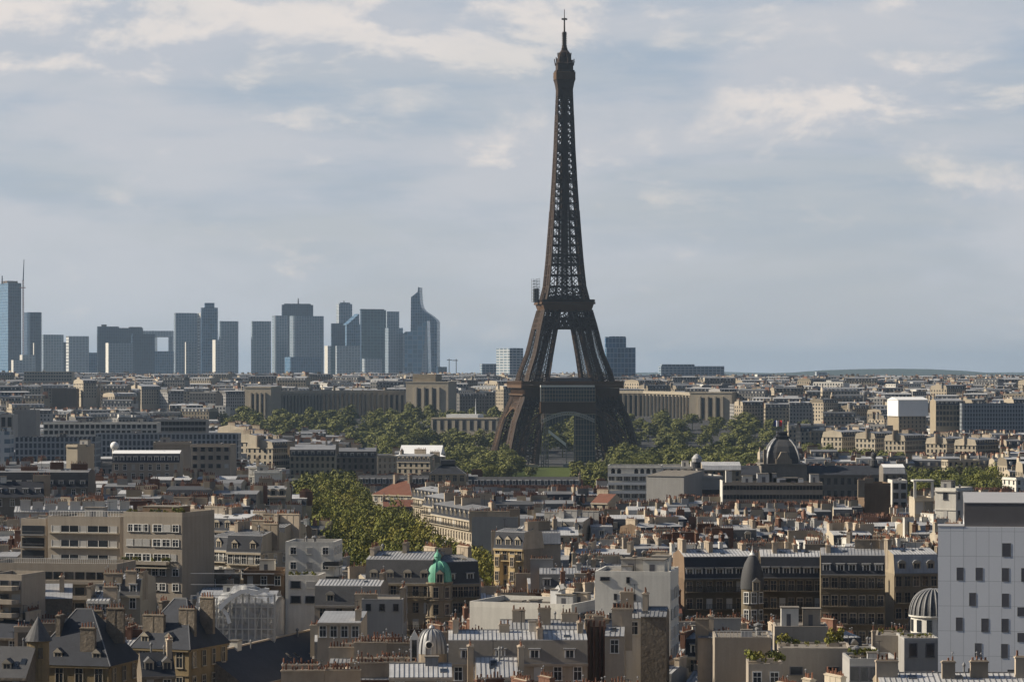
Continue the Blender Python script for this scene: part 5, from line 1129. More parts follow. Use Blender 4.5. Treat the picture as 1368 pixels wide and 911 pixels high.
H_(476, 552, 908, 430, 'house with brick stacks and massed orange pots left of the little white lantern', 3, 9, wall='brick', roof='gable', rise=1.2, rows=1, near=2, chims=[(-2.5,.8,5,pi/2),(2,.9,5.5,pi/2),(-1,4,6,pi/2),(2,6.5,5,pi/2)], vis=905)
H_(440, 548, 886, 468, 'jumble of small roofs with orange pots below the blank grey end wall', -2, 10, wall='chimney_render', roof='gable', rise=1.6, rows=1, near=2, chims=[(-4,2,5,pi/2),(0,1,5,pi/2),(4,3,5,pi/2),(2,6,4,pi/2),(-3,7,4,pi/2)], vis=884)
# flat roofed hall with white parapet
r = H_(627, 763, 812, 500, 'flat roofed hall with a long white parapet wall and a dark gravel roof', -22, 15, wall='white_render', roof='flat', rise=.9, top_m='felt', rows=1, cols=1, ww=.1, wh=.1, near=0, cornice=False, roofbits=0, right=0, vis=838)
h = r['_h']
for i in range(7): link('window', WIN['plain'], r, (136*500/FPX/cos(radians(22))/2+.09, 1.2+i*2, h-3.2), pi/2, (1.2, 1, 2.2))
for px_, py_, ww_, hh, m in ((4.5, 10, 3, 1.6, 'light_zinc'), (2.5, 11, 2, 2.4, 'white_sheet'), (-2, 4, 2, .8, 'white_render'), (6.5, 12, 2.5, 1.8, 'chimney_render'), (1, 4.5, 1.5, 1.0, 'zinc_rib')): roof_box(r, px_, py_, h, ww_, 2, hh, m, 'plant_room')
b = MB(); pts = [(2.2,11,h+.6),(2.6,10.6,h+2.2),(3.4,10.2,h+2.9),(4.2,10.1,h+3.1)]
for p, q in zip(pts, pts[1:]): b.bar(p, q, .9)
b.build('silver_duct', 'light_zinc', r)
# tall white block
r = H_(795, 895, 768, 474, 'tall plain white block with a few tiny windows and a windowed right side', -9, 13, wall='white_render', roof='flat', rise=.6, rows=0, cols=1, near=2, cornice=False, roofbits=2, vis=835)
h = r['_h']; s = 474/FPX
for px, py, ww_, hh in ((808, 773, 1.4, .55), (839, 774.5, .5, .9), (822, 797, .45, .9), (846.5, 797.5, .65, 1.0), (827, 811, 1.7, 1.3), (815, 824, .35, 1.2)): link('window', WIN['plain'], r, ((px-845)*s, -.03, wz(py, 474)-hh/2), 0, (ww_, 1, hh))
for j in range(7):
    for yy in (1.5, 3.3, 6.5, 8.4, 11): link('window', WIN['shut' if random.random() < .3 else 'white'], r, (100*s/cos(radians(9))/2+.09, yy, h-4-j*3.1), pi/2, (1.1, 1, 1.6))
roof_box(r, 3.2, 4, h, 3.4, 5, 2.2, 'white_render')
H_(856, 890, 824, 448, 'brown rubble gable end rising before the tall white block', -6, 9, wall='rough_stone', roof='gable', rise=1.2, rows=0, cols=1, near=2, cornice=False, chims=[(-1.4,4,3,0)], vis=900)
H_(836, 858, 826, 452, 'narrow white strip of a house with a dark yard, left of the rubble gable', 0, 9, wall='white_render', roof='gable', rise=2.2, rows=1, cols=1, near=2, cornice=False, chims=[(-1,2,2,pi/2)], vis=890)
H_(808, 834, 850, 438, 'cream rendered house end with a bright edge, right of the dark chimney stacks', -4, 9, wall='beige_render', roof='gable', rise=2.0, rows=1, cols=1, near=2, cornice=False, chims=[(1,3,3,pi/2)], vis=905)
# dark balconied row with a pointed turret
D = 575.0
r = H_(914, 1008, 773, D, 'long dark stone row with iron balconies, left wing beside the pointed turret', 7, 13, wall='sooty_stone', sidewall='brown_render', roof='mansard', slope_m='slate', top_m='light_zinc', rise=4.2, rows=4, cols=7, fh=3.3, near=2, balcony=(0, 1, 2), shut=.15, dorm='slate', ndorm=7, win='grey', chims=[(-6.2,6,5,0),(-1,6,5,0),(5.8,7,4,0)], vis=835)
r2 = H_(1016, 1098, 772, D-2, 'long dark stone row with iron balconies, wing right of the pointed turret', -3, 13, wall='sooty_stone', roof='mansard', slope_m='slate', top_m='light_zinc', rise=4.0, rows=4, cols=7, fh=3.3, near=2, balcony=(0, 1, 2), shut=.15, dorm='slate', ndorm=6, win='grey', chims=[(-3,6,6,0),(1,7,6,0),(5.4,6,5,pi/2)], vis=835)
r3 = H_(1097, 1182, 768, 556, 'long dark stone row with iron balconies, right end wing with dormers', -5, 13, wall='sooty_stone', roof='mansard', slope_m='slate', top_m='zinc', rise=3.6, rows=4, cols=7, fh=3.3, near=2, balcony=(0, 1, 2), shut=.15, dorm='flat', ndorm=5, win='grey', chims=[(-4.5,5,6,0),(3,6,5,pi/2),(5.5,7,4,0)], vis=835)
t = root('pointed_turret', 'bullet shaped grey metal turret roof with a white tip on the dark row', 'turret', (wx(1005, D-6), D-6, 0)); reg(wx(1005,D-6), D-10, 6, 6, 0)
z0 = wz(786, D-6)
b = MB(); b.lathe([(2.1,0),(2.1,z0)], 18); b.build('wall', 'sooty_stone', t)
b = MB(); b.lathe([(2.25,z0),(2.2,z0+1.6),(1.95,z0+3.3),(1.45,z0+4.9),(.8,z0+6.0),(.5,z0+6.3)], 20); b.build('cap', 'grey_slate', t, smooth=True)
b = MB(); b.lathe([(.52,z0+6.3),(.6,z0+6.4),(.3,z0+6.8),(.08,z0+7.4),(.03,z0+8.2)], 10); b.build('tip', 'white_paint', t)
for a in (-2.2, -1.5, -.8):
    for j in range(3): link('window', WIN['white'], t, (2.12*cos(a), 2.12*sin(a), z0-2.6-j*3.3), a+pi/2, (1.0, 1, 2.0))
link('dormer', DORM['gable'], t, (.6, -2.25, z0-.3), .25)
H_(1194, 1254, 766, 575, 'lit zinc roofed house with oval dormers left of the white clad block', 8, 12, wall='cream_stone', roof='mansard', slope_m='zinc', top_m='light_zinc', rise=3.6, rows=4, cols=5, near=2, balcony=(1,), dorm='round', ndorm=3, win='grey', chims=[(-4,6,3,0)], vis=815)
# rotunda
t = root('rotunda', 'round chapel with a ribbed grey dome and a pale arched drum', 'rotunda', (wx(1247, 478), 478, 0)); reg(wx(1247,478), 473, 9, 9, 0); CAPS.append((1213,1256,474,846))
b = MB(); b.lathe([(3.6,0),(3.6,wz(823,478)),(3.95,wz(822.5,478)),(3.95,wz(820.5,478))], 28); b.build('drum', 'white_render', t)
dome(t, 3.75, 4.1, 28, 'grey_slate', (0,0,wz(820.5,478)), power=.8, ribs=24, tip=.05)
for i in range(12):
    a = -pi+.25+i*.5; q = MB(); q.box(-.42, .42, -.05, .05, 0, 1.9); q.build('arched_opening', 'glass', t, (3.62*cos(a), 3.62*sin(a), wz(842,478)), a+pi/2)
r = H_(1170, 1206, 851, 447, 'plain cream block with a planted flat roof before the round chapel', -8, 9, wall='beige_render', roof='flat', rise=.3, rows=0, cols=1, near=2, cornice=False, roofbits=0, vis=880)
PLANTERS += [(r, (x, 1.5+random.random()*4, r['_h']+.2), .6) for x in (-1.2, .4, 1.6)]
r = H_(1208, 1254, 855, 440, 'grey rendered block with a green planted roof next to the white clad block', 0, 9, wall='grey_render', roof='flat', rise=.35, rows=1, cols=2, near=2, win='plain', cornice=False, roofbits=0, vis=890)
PLANTERS += [(r, (-2.4+i*.7, .7+random.random()*3, r['_h']+.15), .45) for i in range(7)]
r = H_(1135, 1200, 886, 415, 'low roof terrace with thin pipes and dark windows at the lower right', 0, 9, wall='grey_render', roof='flat', rows=2, cols=5, near=2, win='plain', cornice=False, roofbits=2, vis=905)
PLANTERS += [(r, (-2.4+i*.8, 6, r['_h']+.3), .9) for i in range(5)]
# cream modern stepped block
r = H_(955, 1030, 853, 438, 'cream modern block with a blank tiled wall and railings on its roof', -2, 10, wall='beige_render', roof='flat', rise=.25, rows=0, cols=1, near=2, cornice=False, roofbits=2, vis=900)
q = MB()
for i in range(16): q.box(-3.9+i*.52-.03, -3.9+i*.52+.03, .4, .46, r['_h'], r['_h']+1.0)
q.box(-3.9, 3.9, .4, .46, r['_h']+1.0, r['_h']+1.06, bottom=True); q.build('railing', 'white_paint', r)
H_(1035, 1106, 838, 446, 'low cream penthouse block at the back of the planted terraces', -3, 8, wall='beige_render', roof='flat', rise=.2, rows=0, cols=1, near=2, cornice=False, roofbits=2, vis=850)
r = H_(1040, 1136, 868, 428, 'cream terraced block with bushy planters and one dark window', -4, 9, wall='beige_render', roof='flat', rise=.3, rows=1, cols=2, ww=1.7, wh=1.1, top=2.4, near=2, win='plain', shut=0, cornice=False, roofbits=0, vis=905)
PLANTERS += [(r, (x, .9, r['_h']+.4), s_) for x, s_ in ((-4.6,1.3),(-3.8,1.0),(-2.6,.8),(-1,.5),(.4,.6),(2.2,1.1),(2.8,1.9),(3.6,1.0))]
r = H_(1000, 1046, 893, 418, 'low cream ledge with dark green bushes in the lower right', -2, 8, wall='beige_render', roof='flat', rows=1, cols=2, near=2, cornice=False, roofbits=0, vis=908)
PLANTERS += [(r, (x, .8, r['_h']+.5), s_) for x, s_ in ((-1.8,1.5),(-.8,1.3),(1.2,1.4),(1.9,1.2))]
H_(932, 954, 852, 450, 'pair of pale party wall chimneys left of the cream modern block', -6, 9, wall='chimney_render', roof='gable', rise=1.0, rows=0, cols=1, near=2, cornice=False, chims=[(-.6,1,2,pi/2),(.6,4,3,0)], vis=890)
# ------------------------------------------------------------------ left middle distance
H_(-10, 118, 651, 900, 'long dark slate mansard with brick stacks at the left edge', -3, 12, wall='grey_stone', roof='mansard', slope_m='slate', top_m='zinc', rise=4.5, rows=2, near=1, ndorm=9, dorm='slate', chims=[(-13,3,3,pi/2),(-4,3,5,pi/2),(4,5,4,pi/2),(11,4,5,pi/2)], chim_m='brick', vis=655)
H_(20, 176, 684, 755, 'long row of white rendered party walls and stacks behind the beige complex', 6, 10, wall='white_render', roof='gable', top_m='light_zinc', rise=1.4, rows=0, cols=1, near=2, cornice=False, chims=[(-12+i*3.1,1.2,2.5,pi/2) for i in range(9)], chim_m='white_render', vis=688)
H_(-8, 58, 664, 800, 'dark slate roofs with pale raking edges at the left edge', 10, 12, wall='grey_stone', roof='gable', slope_m='slate', top_m='slate', rise=4, rows=1, near=1, ndorm=4, dorm='slate', chims=2, vis=668)
r = H_(150, 240, 618, 1000, 'long dark roofed building with a bright white roof edge, left middle distance', 1, 12, wall='beige_render', roof='mansard', slope_m='slate', top_m='white_sheet', rise=3, rows=2, near=1, ndorm=10, dorm='slate', chims=0, vis=632)
H_(255, 308, 596, 1120, 'beige block with square windows above the dark mansard roofs, left of the avenue', -4, 14, wall='beige_render', roof='flat', rows=3, cols=5, ww=1.5, wh=1.4, near=1, win='plain', fh=3.1, left=2, vis=612)
H_(205, 254, 593, 1150, 'long blank tan wall joined to the left of the beige square windowed block', 4, 14, wall='beige_render', roof='flat', rows=0, cols=1, near=0, vis=606)
H_(88, 104, 596, 1130, 'narrow sunlit cream block with chimneys left of the white globe', -24, 12, wall='pale_stone', roof='flat', rows=0, cols=1, near=0, vis=612)
H_(20, 128, 586, 1330, 'long blue grey glazed office block, nearest of the stepped modern rows at left', 0, 16, wall='office_grid', roof='flat', rows=0, cols=1, near=0, cornice=False, roofbits=2, vis=594)
H_(128, 318, 581, 1380, 'long blue grey office block with white balcony bands behind the white globe', 0, 16, wall='office_grid', roof='flat', rows=0, cols=1, near=0, cornice=False, roofbits=4, vis=590)
H_(58, 210, 566, 1560, 'pale modern block with dark loggias, second of the stepped rows at left', 0, 16, wall='white_render', roof='flat', rows=3, cols=22, ww=1.9, near=0, roofbits=4, vis=577)
H_(205, 275, 562, 1600, 'pale stepped apartment block right end of the stepped rows at left', 0, 16, wall='grey_render', roof='flat', rows=3, cols=14, ww=1.8, near=0, left=3, roofbits=3, vis=576)
H_(-8, 17, 556, 1500, 'grey office block with tall dark windows at the far left edge', 0, 16, wall='grey_render', roof='flat', rows=2, fh=6, cols=3, ww=2, wh=5, near=0, vis=572)
H_(19, 48, 549, 1620, 'blank grey windowless slab at the left, above the glazed office block', 0, 14, wall='grey_render', roof='flat', rows=0, cols=1, near=0, roofbits=2, vis=575, cornice=False)
H_(-6, 12, 578, 1290, 'pale green glass block cut by the left edge', 0, 14, wall='curtain_pale', roof='flat', rows=0, cols=1, near=0, vis=592, cornice=False)
H_(332, 344, 624, 1050, 'slim white rendered house with a bright tall chimney shaft', -16, 10, wall='white_render', roof='gable', rise=1.5, rows=2, near=1, chims=[(1.4,1,1,pi/2)], vis=645)
H_(340, 374, 631, 1040, 'plain white blank walled block right of the bright chimney shaft', 0, 10, wall='white_render', roof='flat', rows=0, cols=1, near=0, vis=641)
H_(349, 382, 664, 900, 'pale stone house with arched attic windows left of the avenue trees', -4, 11, wall='pale_stone', roof='mansard', slope_m='chimney_render', rise=2.4, rows=1, near=1, ndorm=3, dorm='round', vis=675)
# radome
r = root('white_globe', 'white radar globe on a short mast among the left rooftops', 'globe', (wx(153, 1180), 1180, 0))
b = MB(); b.lathe([(.9,18),(.9,wz(601,1180)),(1.2,wz(600.5,1180))], 12); b.build('mast', 'white_paint', r)
b = MB(); b.lathe([(1.65*sin(pi*i/12)+.01, -1.65*cos(pi*i/12)) for i in range(13)], 18); b.build('globe', 'white_sheet', r, (0,0,wz(595.5,1180)), smooth=True)
# plateau landmarks, far left
H_(32, 96, 497, 3900, 'long pale concrete block with window dots on the plateau below the skyscrapers', 0, 25, wall='pale_stone', roof='flat', rows=3, cols=18, fh=4.2, ww=2.4, wh=2, near=0, vis=512)
H_(112, 128, 512, 3100, 'sunlit cream block with white balcony bands on the left plateau', 35, 22, wall='pale_stone', roof='mansard', rows=5, near=0, left=6, vis=545)
H_(190, 214, 520, 3050, 'sunlit cream terrace with dark dormers on the left plateau', 35, 24, wall='pale_stone', roof='mansard', rows=5, near=0, left=6, ndorm=9, vis=548)
H_(70, 102, 520, 3080, 'big plain tan wall block on the left plateau', 0, 20, wall='brown_render', roof='flat', rows=0, cols=1, near=0, vis=545)
# ------------------------------------------------------------------ foliage
def crown_mesh(seed, R, Hh, m, nb=26, nl=42, ls=1.0):
    rr = random.Random(seed); b = MB(); cs = []
    for i in range(nb):
        a, u, q = rr.uniform(0, 2*pi), rr.uniform(-.75, 1), rr.uniform(.35, .82)
        k = sqrt(max(0, 1-u*u)); cs.append((R*q*k*cos(a), R*q*k*sin(a), Hh*.5*q*u*1.15, rr.uniform(.26, .44)*R))
    for (x, y, z, r) in cs:
        for i in range(nl):
            u, a = rr.uniform(-.6, 1), rr.uniform(0, 2*pi); k = sqrt(1-u*u)
            n = Vector((k*cos(a), k*sin(a), u)); p = Vector((x, y, z))+n*r*rr.uniform(.72, 1.1)
            t = (n+Vector((rr.uniform(-.8,.8), rr.uniform(-.8,.8), rr.uniform(-.4,.9)))).normalized(); s1 = t.orthogonal().normalized()
            s2 = t.cross(s1); an = rr.uniform(0, pi); e1 = (s1*cos(an)+s2*sin(an))*ls*rr.uniform(.35, .75); e2 = (s2*cos(an)-s1*sin(an))*ls*rr.uniform(.25, .55)
            b.face([tuple(p-e1), tuple(p+e2*.9-e1*.2), tuple(p+e1), tuple(p-e2*.9+e1*.25)])
    return b.mesh('crown', [m])
def trunk_mesh(seed, h):
    rr = random.Random(seed); b = MB(); b.bar((0,0,-.5), (.1,.1,h*.55), .75, 0, .5)
    for i in range(5):
        a = rr.uniform(0, 2*pi); b.bar((.1,.1,h*.5), (1.9*cos(a), 1.9*sin(a), h*rr.uniform(.75, 1.05)), .34, 0, .12)
    return b.mesh('trunk', ['bark'])
CR = {m: [crown_mesh(i*7+k*100, 6.0, 11.0, m, nl=105, ls=.62) for i in range(5)] for k, m in enumerate(('leaf', 'dark_leaf', 'young_leaf'))}
TR = [trunk_mesh(i, 8.0) for i in range(3)]
NT = 0; TREES = []
mat('park_leaf', (0.125, 0.130, 0.034), 0.7, 0.35, 0.02, 0.2, rand=0, island=0.35)
def tree(x, y, h, R, m, label, group):
    TREES.append((x, y, h, R, m, label, group))
def plant(x, y, h, R, m, label, group):
    global NT; NT += 1
    r = root('broadleaf_tree', label, 'tree', (x, y, gz(x, y)), random.uniform(0, 6.28), group); k = h/14.0
    link('trunk', random.choice(TR), r, (0,0,0), 0, (k, k, k)); q = R/6.0
    link('crown', random.choice(CR[m]), r, (0, 0, h-5.9*k*1.0), random.uniform(0, 6.28), (q*random.uniform(.9, 1.1), q*random.uniform(.9, 1.1), k*random.uniform(.9, 1.08)))
    return r
def grove(poly, step, hr, Rr, mats, label, group, cap=None):
    ys = [p[1] for p in poly]; xs = [p[0] for p in poly]; n = 0; y = min(ys); row = 0
    while y < max(ys):
        st = step*(1+.00012*max(0, y-900)); x = min(xs)+(st/2 if row % 2 else 0)
        while x < max(xs):
            X, Y = x+random.uniform(-.35, .35)*st, y+random.uniform(-.35, .35)*st
            if inpoly(X, Y, poly) and free(X, Y-1.5, 3, 3, 0):
                h = random.uniform(*hr); tree(X, Y, h, random.uniform(*Rr), random.choice(mats), label, group); n += 1
            x += st
        y += st*.95; row += 1
    OCC_POLY.append(poly); return n
OCC_POLY = []
pw = lambda px, D: (wx(px, D), D)
AV = [pw(480,640),pw(652,665),pw(660,720),pw(654,800),pw(600,850),pw(568,930),pw(520,1060),pw(480,1250),pw(470,1420),pw(405,1420),pw(400,1250),pw(425,1000),pw(446,800),pw(462,700)]
grove(AV, 9.8, (18, 22), (5.4, 6.8), ('leaf','leaf','young_leaf'), 'leafy plane tree in the dense double row lining the avenue', 'plane trees along the avenue')
n1 = grove([pw(470,1700),pw(640,1640),pw(690,1760),pw(690,2120),pw(640,2160),pw(460,2050)], 19, (13, 18), (7, 9.2), ('leaf','dark_leaf','leaf'), 'rounded park tree left of the lattice tower foot', 'park trees left of the tower')
grove([pw(292,2260),pw(640,2200),pw(648,2370),pw(680,2290),pw(830,2290),pw(830,2500),pw(800,2560),pw(800,2690),pw(545,2660),pw(300,2660)], 24, (17, 24), (9, 12), ('dark_leaf','leaf','dark_leaf'), 'dark garden tree on the slope below the left palace wing', 'garden trees below the left palace wing')
grove([pw(815,2180),pw(1100,2080),pw(1105,1760),pw(1000,1650),pw(822,1660),pw(830,1900)], 21, (14, 19), (8, 10.5), ('leaf','dark_leaf','leaf'), 'rounded park tree right of the lattice tower foot', 'park trees right of the tower')
grove([pw(812,2420),pw(985,2400),pw(1060,2350),pw(1100,2550),pw(985,2640),pw(812,2640)], 25, (14, 19), (9, 11), ('dark_leaf',), 'dark garden tree below the right palace wing', 'garden trees below the right palace wing')
grove([pw(1076,1600),pw(1205,1560),pw(1215,1700),pw(1095,1820)], 15, (19, 23), (7.5, 9), ('leaf','dark_leaf'), 'tree behind the square domed school', 'trees behind the domed school')
grove([pw(1206,1290),pw(1332,1250),pw(1335,1440),pw(1210,1480)], 13, (18, 22), (6.8, 8.5), ('dark_leaf','leaf'), 'tree in the clump between the school and the right edge', 'trees right of the school')
grove([pw(764,1560),pw(816,1560),pw(812,1740),pw(775,1740)], 12, (13, 17), (6, 7.5), ('young_leaf','leaf'), 'yellow green tree left of the white arched block', 'trees beside the white arched block')
grove([pw(604,1400),pw(700,1380),pw(760,1480),pw(690,1560),pw(610,1540)], 15, (9, 12), (5, 6.5), ('leaf','young_leaf'), 'low garden tree before the brown path', 'garden trees before the brown path')
for px, D, h, R, m, lb in ((708, 1830, 9, 5, 'dark_leaf', 'single dark round tree standing on the lawn edge'), (680, 1900, 17, 8, 'leaf', 'tall bushy tree by the left foot of the lattice tower'), (1117, 960, 15, 5, 'young_leaf', 'bright green tree left of the brown brick block'), (800, 900, 13, 4.5, 'young_leaf', 'small bright tree among the roofs under the rusty tiled gable'),
                           (816, 905, 13, 4, 'young_leaf', 'second small bright tree among the roofs, further right'), (472, 600, 15, 5.5, 'young_leaf', 'young pale tree at the near end of the avenue'), (463, 628, 15, 5, 'young_leaf', 'pale tree beside the white modern house balconies'), (1030, 1330, 12, 5, 'leaf', 'small tree half hidden beside the square dome')):
    tree(wx(px, D), D, h, R, m, lb, 'single trees'); 
TREES.sort(key=lambda t: t[1]/t[3]*(1.0 if t[1] < 2250 else 1.15))
for t_ in TREES[:296]: plant(*t_)
def far_wood(ts):
    tmpl = [crown_mesh(500+i, 6.0, 11.0, 'leaf', 16, 60, 1.1) for i in range(3)]; V = []; F = []
    dat = [([tuple(v.co) for v in me.vertices], [tuple(p.vertices) for p in me.polygons]) for me in tmpl]
    for i, (x, y, h, R, m, _, _) in enumerate(ts):
        v, f = dat[i % 3]; a = random.uniform(0, 6.28); c, s = cos(a), sin(a); q, k = R/6.0, h/14.0; z0 = gz(x, y)+h-5.9*k; n = len(V)
        V.extend((x+(px*c-py*s)*q, y+(px*s+py*c)*q, z0+pz*k) for px, py, pz in v); F.extend(tuple(j+n for j in p) for p in f)
        b = MB(); b.bar((x, y, gz(x, y)-.5), (x, y, z0), .7); n = len(V); V.extend(b.v); F.extend(tuple(j+n for j in p) for p in b.f)
    me = bpy.data.meshes.new('park_woods'); me.from_pydata(V, [], F); me.materials.append(MATS['park_leaf']); me.update()
    for t in tmpl: bpy.data.meshes.remove(t)
    tag(link('park_woods', me), 'dense dark park woods on the slopes around the lattice tower and palace', 'woods', kind='stuff')
far_wood(TREES[296:])
def hedge(label, px0, px1, D, z, w):
    rr = random.Random(px0); x0, x1 = wx(px0, D), wx(px1, D); b = MB()
    for i in range(int((x1-x0)*26)):
        p = Vector((rr.uniform(x0, x1), D+rr.choice((-1, 1, rr.uniform(-1, 1)))*w/2, rr.uniform(.1, z)))
        if rr.random() < .45: p.z = z; p.y = D+rr.uniform(-w/2, w/2)
        a = Vector((rr.uniform(-1,1), rr.uniform(-1,1), rr.uniform(-1,1)))*.7; c = Vector((rr.uniform(-1,1), rr.uniform(-1,1), rr.uniform(-1,1)))*.7
        b.face([tuple(p-a), tuple(p+c), tuple(p+a), tuple(p-c)])
    b.box(x0+.3, x1-.3, D-w/2+.4, D+w/2-.4, 0, z-.4)
    r = b.build('clipped_hedge', 'leaf'); tag(r, label, 'hedge')
hedge('long clipped square hedge behind the white arched block', 815, 902, 1600, 9.0, 8)
hedge('low clipped hedge further right behind the flat white roofs', 906, 985, 1620, 6.0, 7)
BUSH = [crown_mesh(900+i, 1.0, 1.7, m, 9, 26, .28) for i, m in enumerate(('leaf', 'young_leaf', 'dark_leaf'))]
for k, (p, loc, s_) in enumerate(PLANTERS):
    b = MB(); b.box(-.4*s_, .4*s_, -.3*s_, .3*s_, 0, .3*s_)
    lo = Vector(loc); wl_ = p.matrix_basis @ lo
    t = root('potted_bush', '', 'potted plant', wl_, p.rotation_euler.z, 'planter bushes on '+p.name)
    ph = p['label']
    for w_ in (' with ', ' at ', ' before ', ' next ', ' and ', ' of '): ph = ph.split(w_)[0]
    t['label'] = 'green bush in a planter on the '+ph; t['group'] = 'bushes on the '+ph
    b.build('planter', 'chimney_render', t); link('foliage', BUSH[k % 3], t, (0,0,.3*s_+.62*s_), random.uniform(0, 6), (.8*s_, .8*s_, .95*s_))
for o in list(bpy.data.objects):
    if o.name.startswith('potted_bush'): pass

CAPS += [(640,812,1840,642),(815,1010,1640,622),(395,480,1250,655),(400,560,1000,695),(440,655,700,748),(1078,1200,1480,622),(1206,1330,1280,655),(460,640,1640,628),(285,330,2200,572),(330,660,2300,560),(1010,1105,1760,590)]
# ------------------------------------------------------------------ the packed rooftops between the landmarks
LM = [('the green copper dome', 594, 770), ('the tall white block', 850, 790), ('the bullet shaped turret', 1005, 770), ('the round chapel dome', 1236, 815), ('the white clad block', 1310, 780), ('the beige apartment tower', 205, 730), ('the conical turret', 51, 840), ('the wrapped scaffold building', 312, 820),
      ('the ornate end house', 680, 745), ('the bulbous zinc dome', 702, 722), ('the white arched block', 850, 650), ('the windowless grey hall', 890, 646), ('the square domed school', 1047, 625), ('the cream office block', 1032, 655), ('the brown brick block', 1172, 668), ('the cream slab tower', 1262, 675),
      ('the square slate pavilion', 598, 640), ('the red tiled house', 520, 660), ('the grey shaded corner block', 415, 612), ('the white globe', 152, 595), ('the dark slate mansard', 55, 640), ('the white party walls', 98, 675), ('the white modern house', 415, 750), ('the long slate hall', 380, 860), ('the flat roofed hall', 715, 810),
      ('the front zinc house', 690, 870), ('the ribbed zinc dome', 577, 855), ('the right scaffold box', 1212, 555), ('the red-white-blue flag', 1040, 566), ('the blue grey office block', 1330, 560)]
WALLW = {'cream_stone': 'cream stone', 'pale_stone': 'pale stone', 'grey_stone': 'grey stone', 'white_render': 'white', 'grey_render': 'grey rendered', 'beige_render': 'beige', 'brown_render': 'brown', 'gold_stone': 'golden stone', 'chimney_render': 'tan'}
FILL = []; rng = random.Random(5)
def zone(px, D):
    """how the streets lie and what the houses are like there"""
    if px < 400 and D > 1150: return ('modern', .02)
    if px < 470 and D > 620: return ('mixed', -.10)
    if px < 470: return ('old', -.12)
    return ('old', .05+.05*sin(px*.01+D*.004))
D = 400.0
cand = []
while D < 2060:
    step = 15.5+max(0, D-500)*.011
    x = wx(-45, D)
    while x < wx(1413, D):
        w = rng.uniform(7.5, 13.5)+max(0, D-700)*.006; d = rng.uniform(9.5, 12.5)+max(0, D-800)*.003
        xc = x+w/2; px = CX+xc*FPX/D; kind, rz = zone(px, D)
        yy = D+xc*rz*.9+rng.uniform(-1.5, 1.5); cand.append((xc, yy, w, d, rz+rng.choice((0, 0, 0, rng.uniform(-.25, .25))), kind)); x += w+rng.choice((0, 0, .3, .4, 2.5))
    D += step
cand.sort(key=lambda c: c[1])
far_cand = []
for (x, y, w, d, rz, kind) in cand:
    if y < 395: continue
    px = CX+x*FPX/y; hw_ = w/2*FPX/y
    if px < -60 or px > 1428: continue
    if any(inpoly(x+a*w/2, y+b_*d, P) for P in OCC_POLY for a in (-1, 0, 1) for b_ in (0, .5, 1)): continue
    if 600 < px < 815 and y > 1330: continue
    if 770 < px < 1012 and y > 1260: continue
    if px < 300 and y < 470: continue
    if px < 402 and y < 505: continue
    if not free(x, y, w-.2, d-.2, rz):
        w2 = w*.6
        if not free(x, y, w2, d-.5, rz): continue
        w = w2; hw_ = w/2*FPX/y
    h = rng.uniform(17.5, 24) if kind != 'modern' else rng.uniform(15, 27)
    if y < 480: h = rng.uniform(14, 19)
    if px < 460 and 640 < y < 1050: h += 4
    lim = 1e9
    for (a, c, Dc, row) in CAPS:
        if Dc > y and a < px+hw_ and c > px-hw_: lim = min(lim, CAMZ+(HOR-row)*y/FPX-5.2)
    if h > lim: h = lim
    if h < 5: continue
    OCC.append((x - sin(rz)*d/2, y + cos(rz)*d/2, w/2, d/2, rz))
    far_cand.append((x, y, w, d, h, rz, kind, px))
NCUST = sum(1 for o in C.objects if o.name.split('.')[0] == 'apartment_building')
NIND = 300-NCUST
near_c, far_c = far_cand[:NIND+70], far_cand[NIND+70:]
specs = []
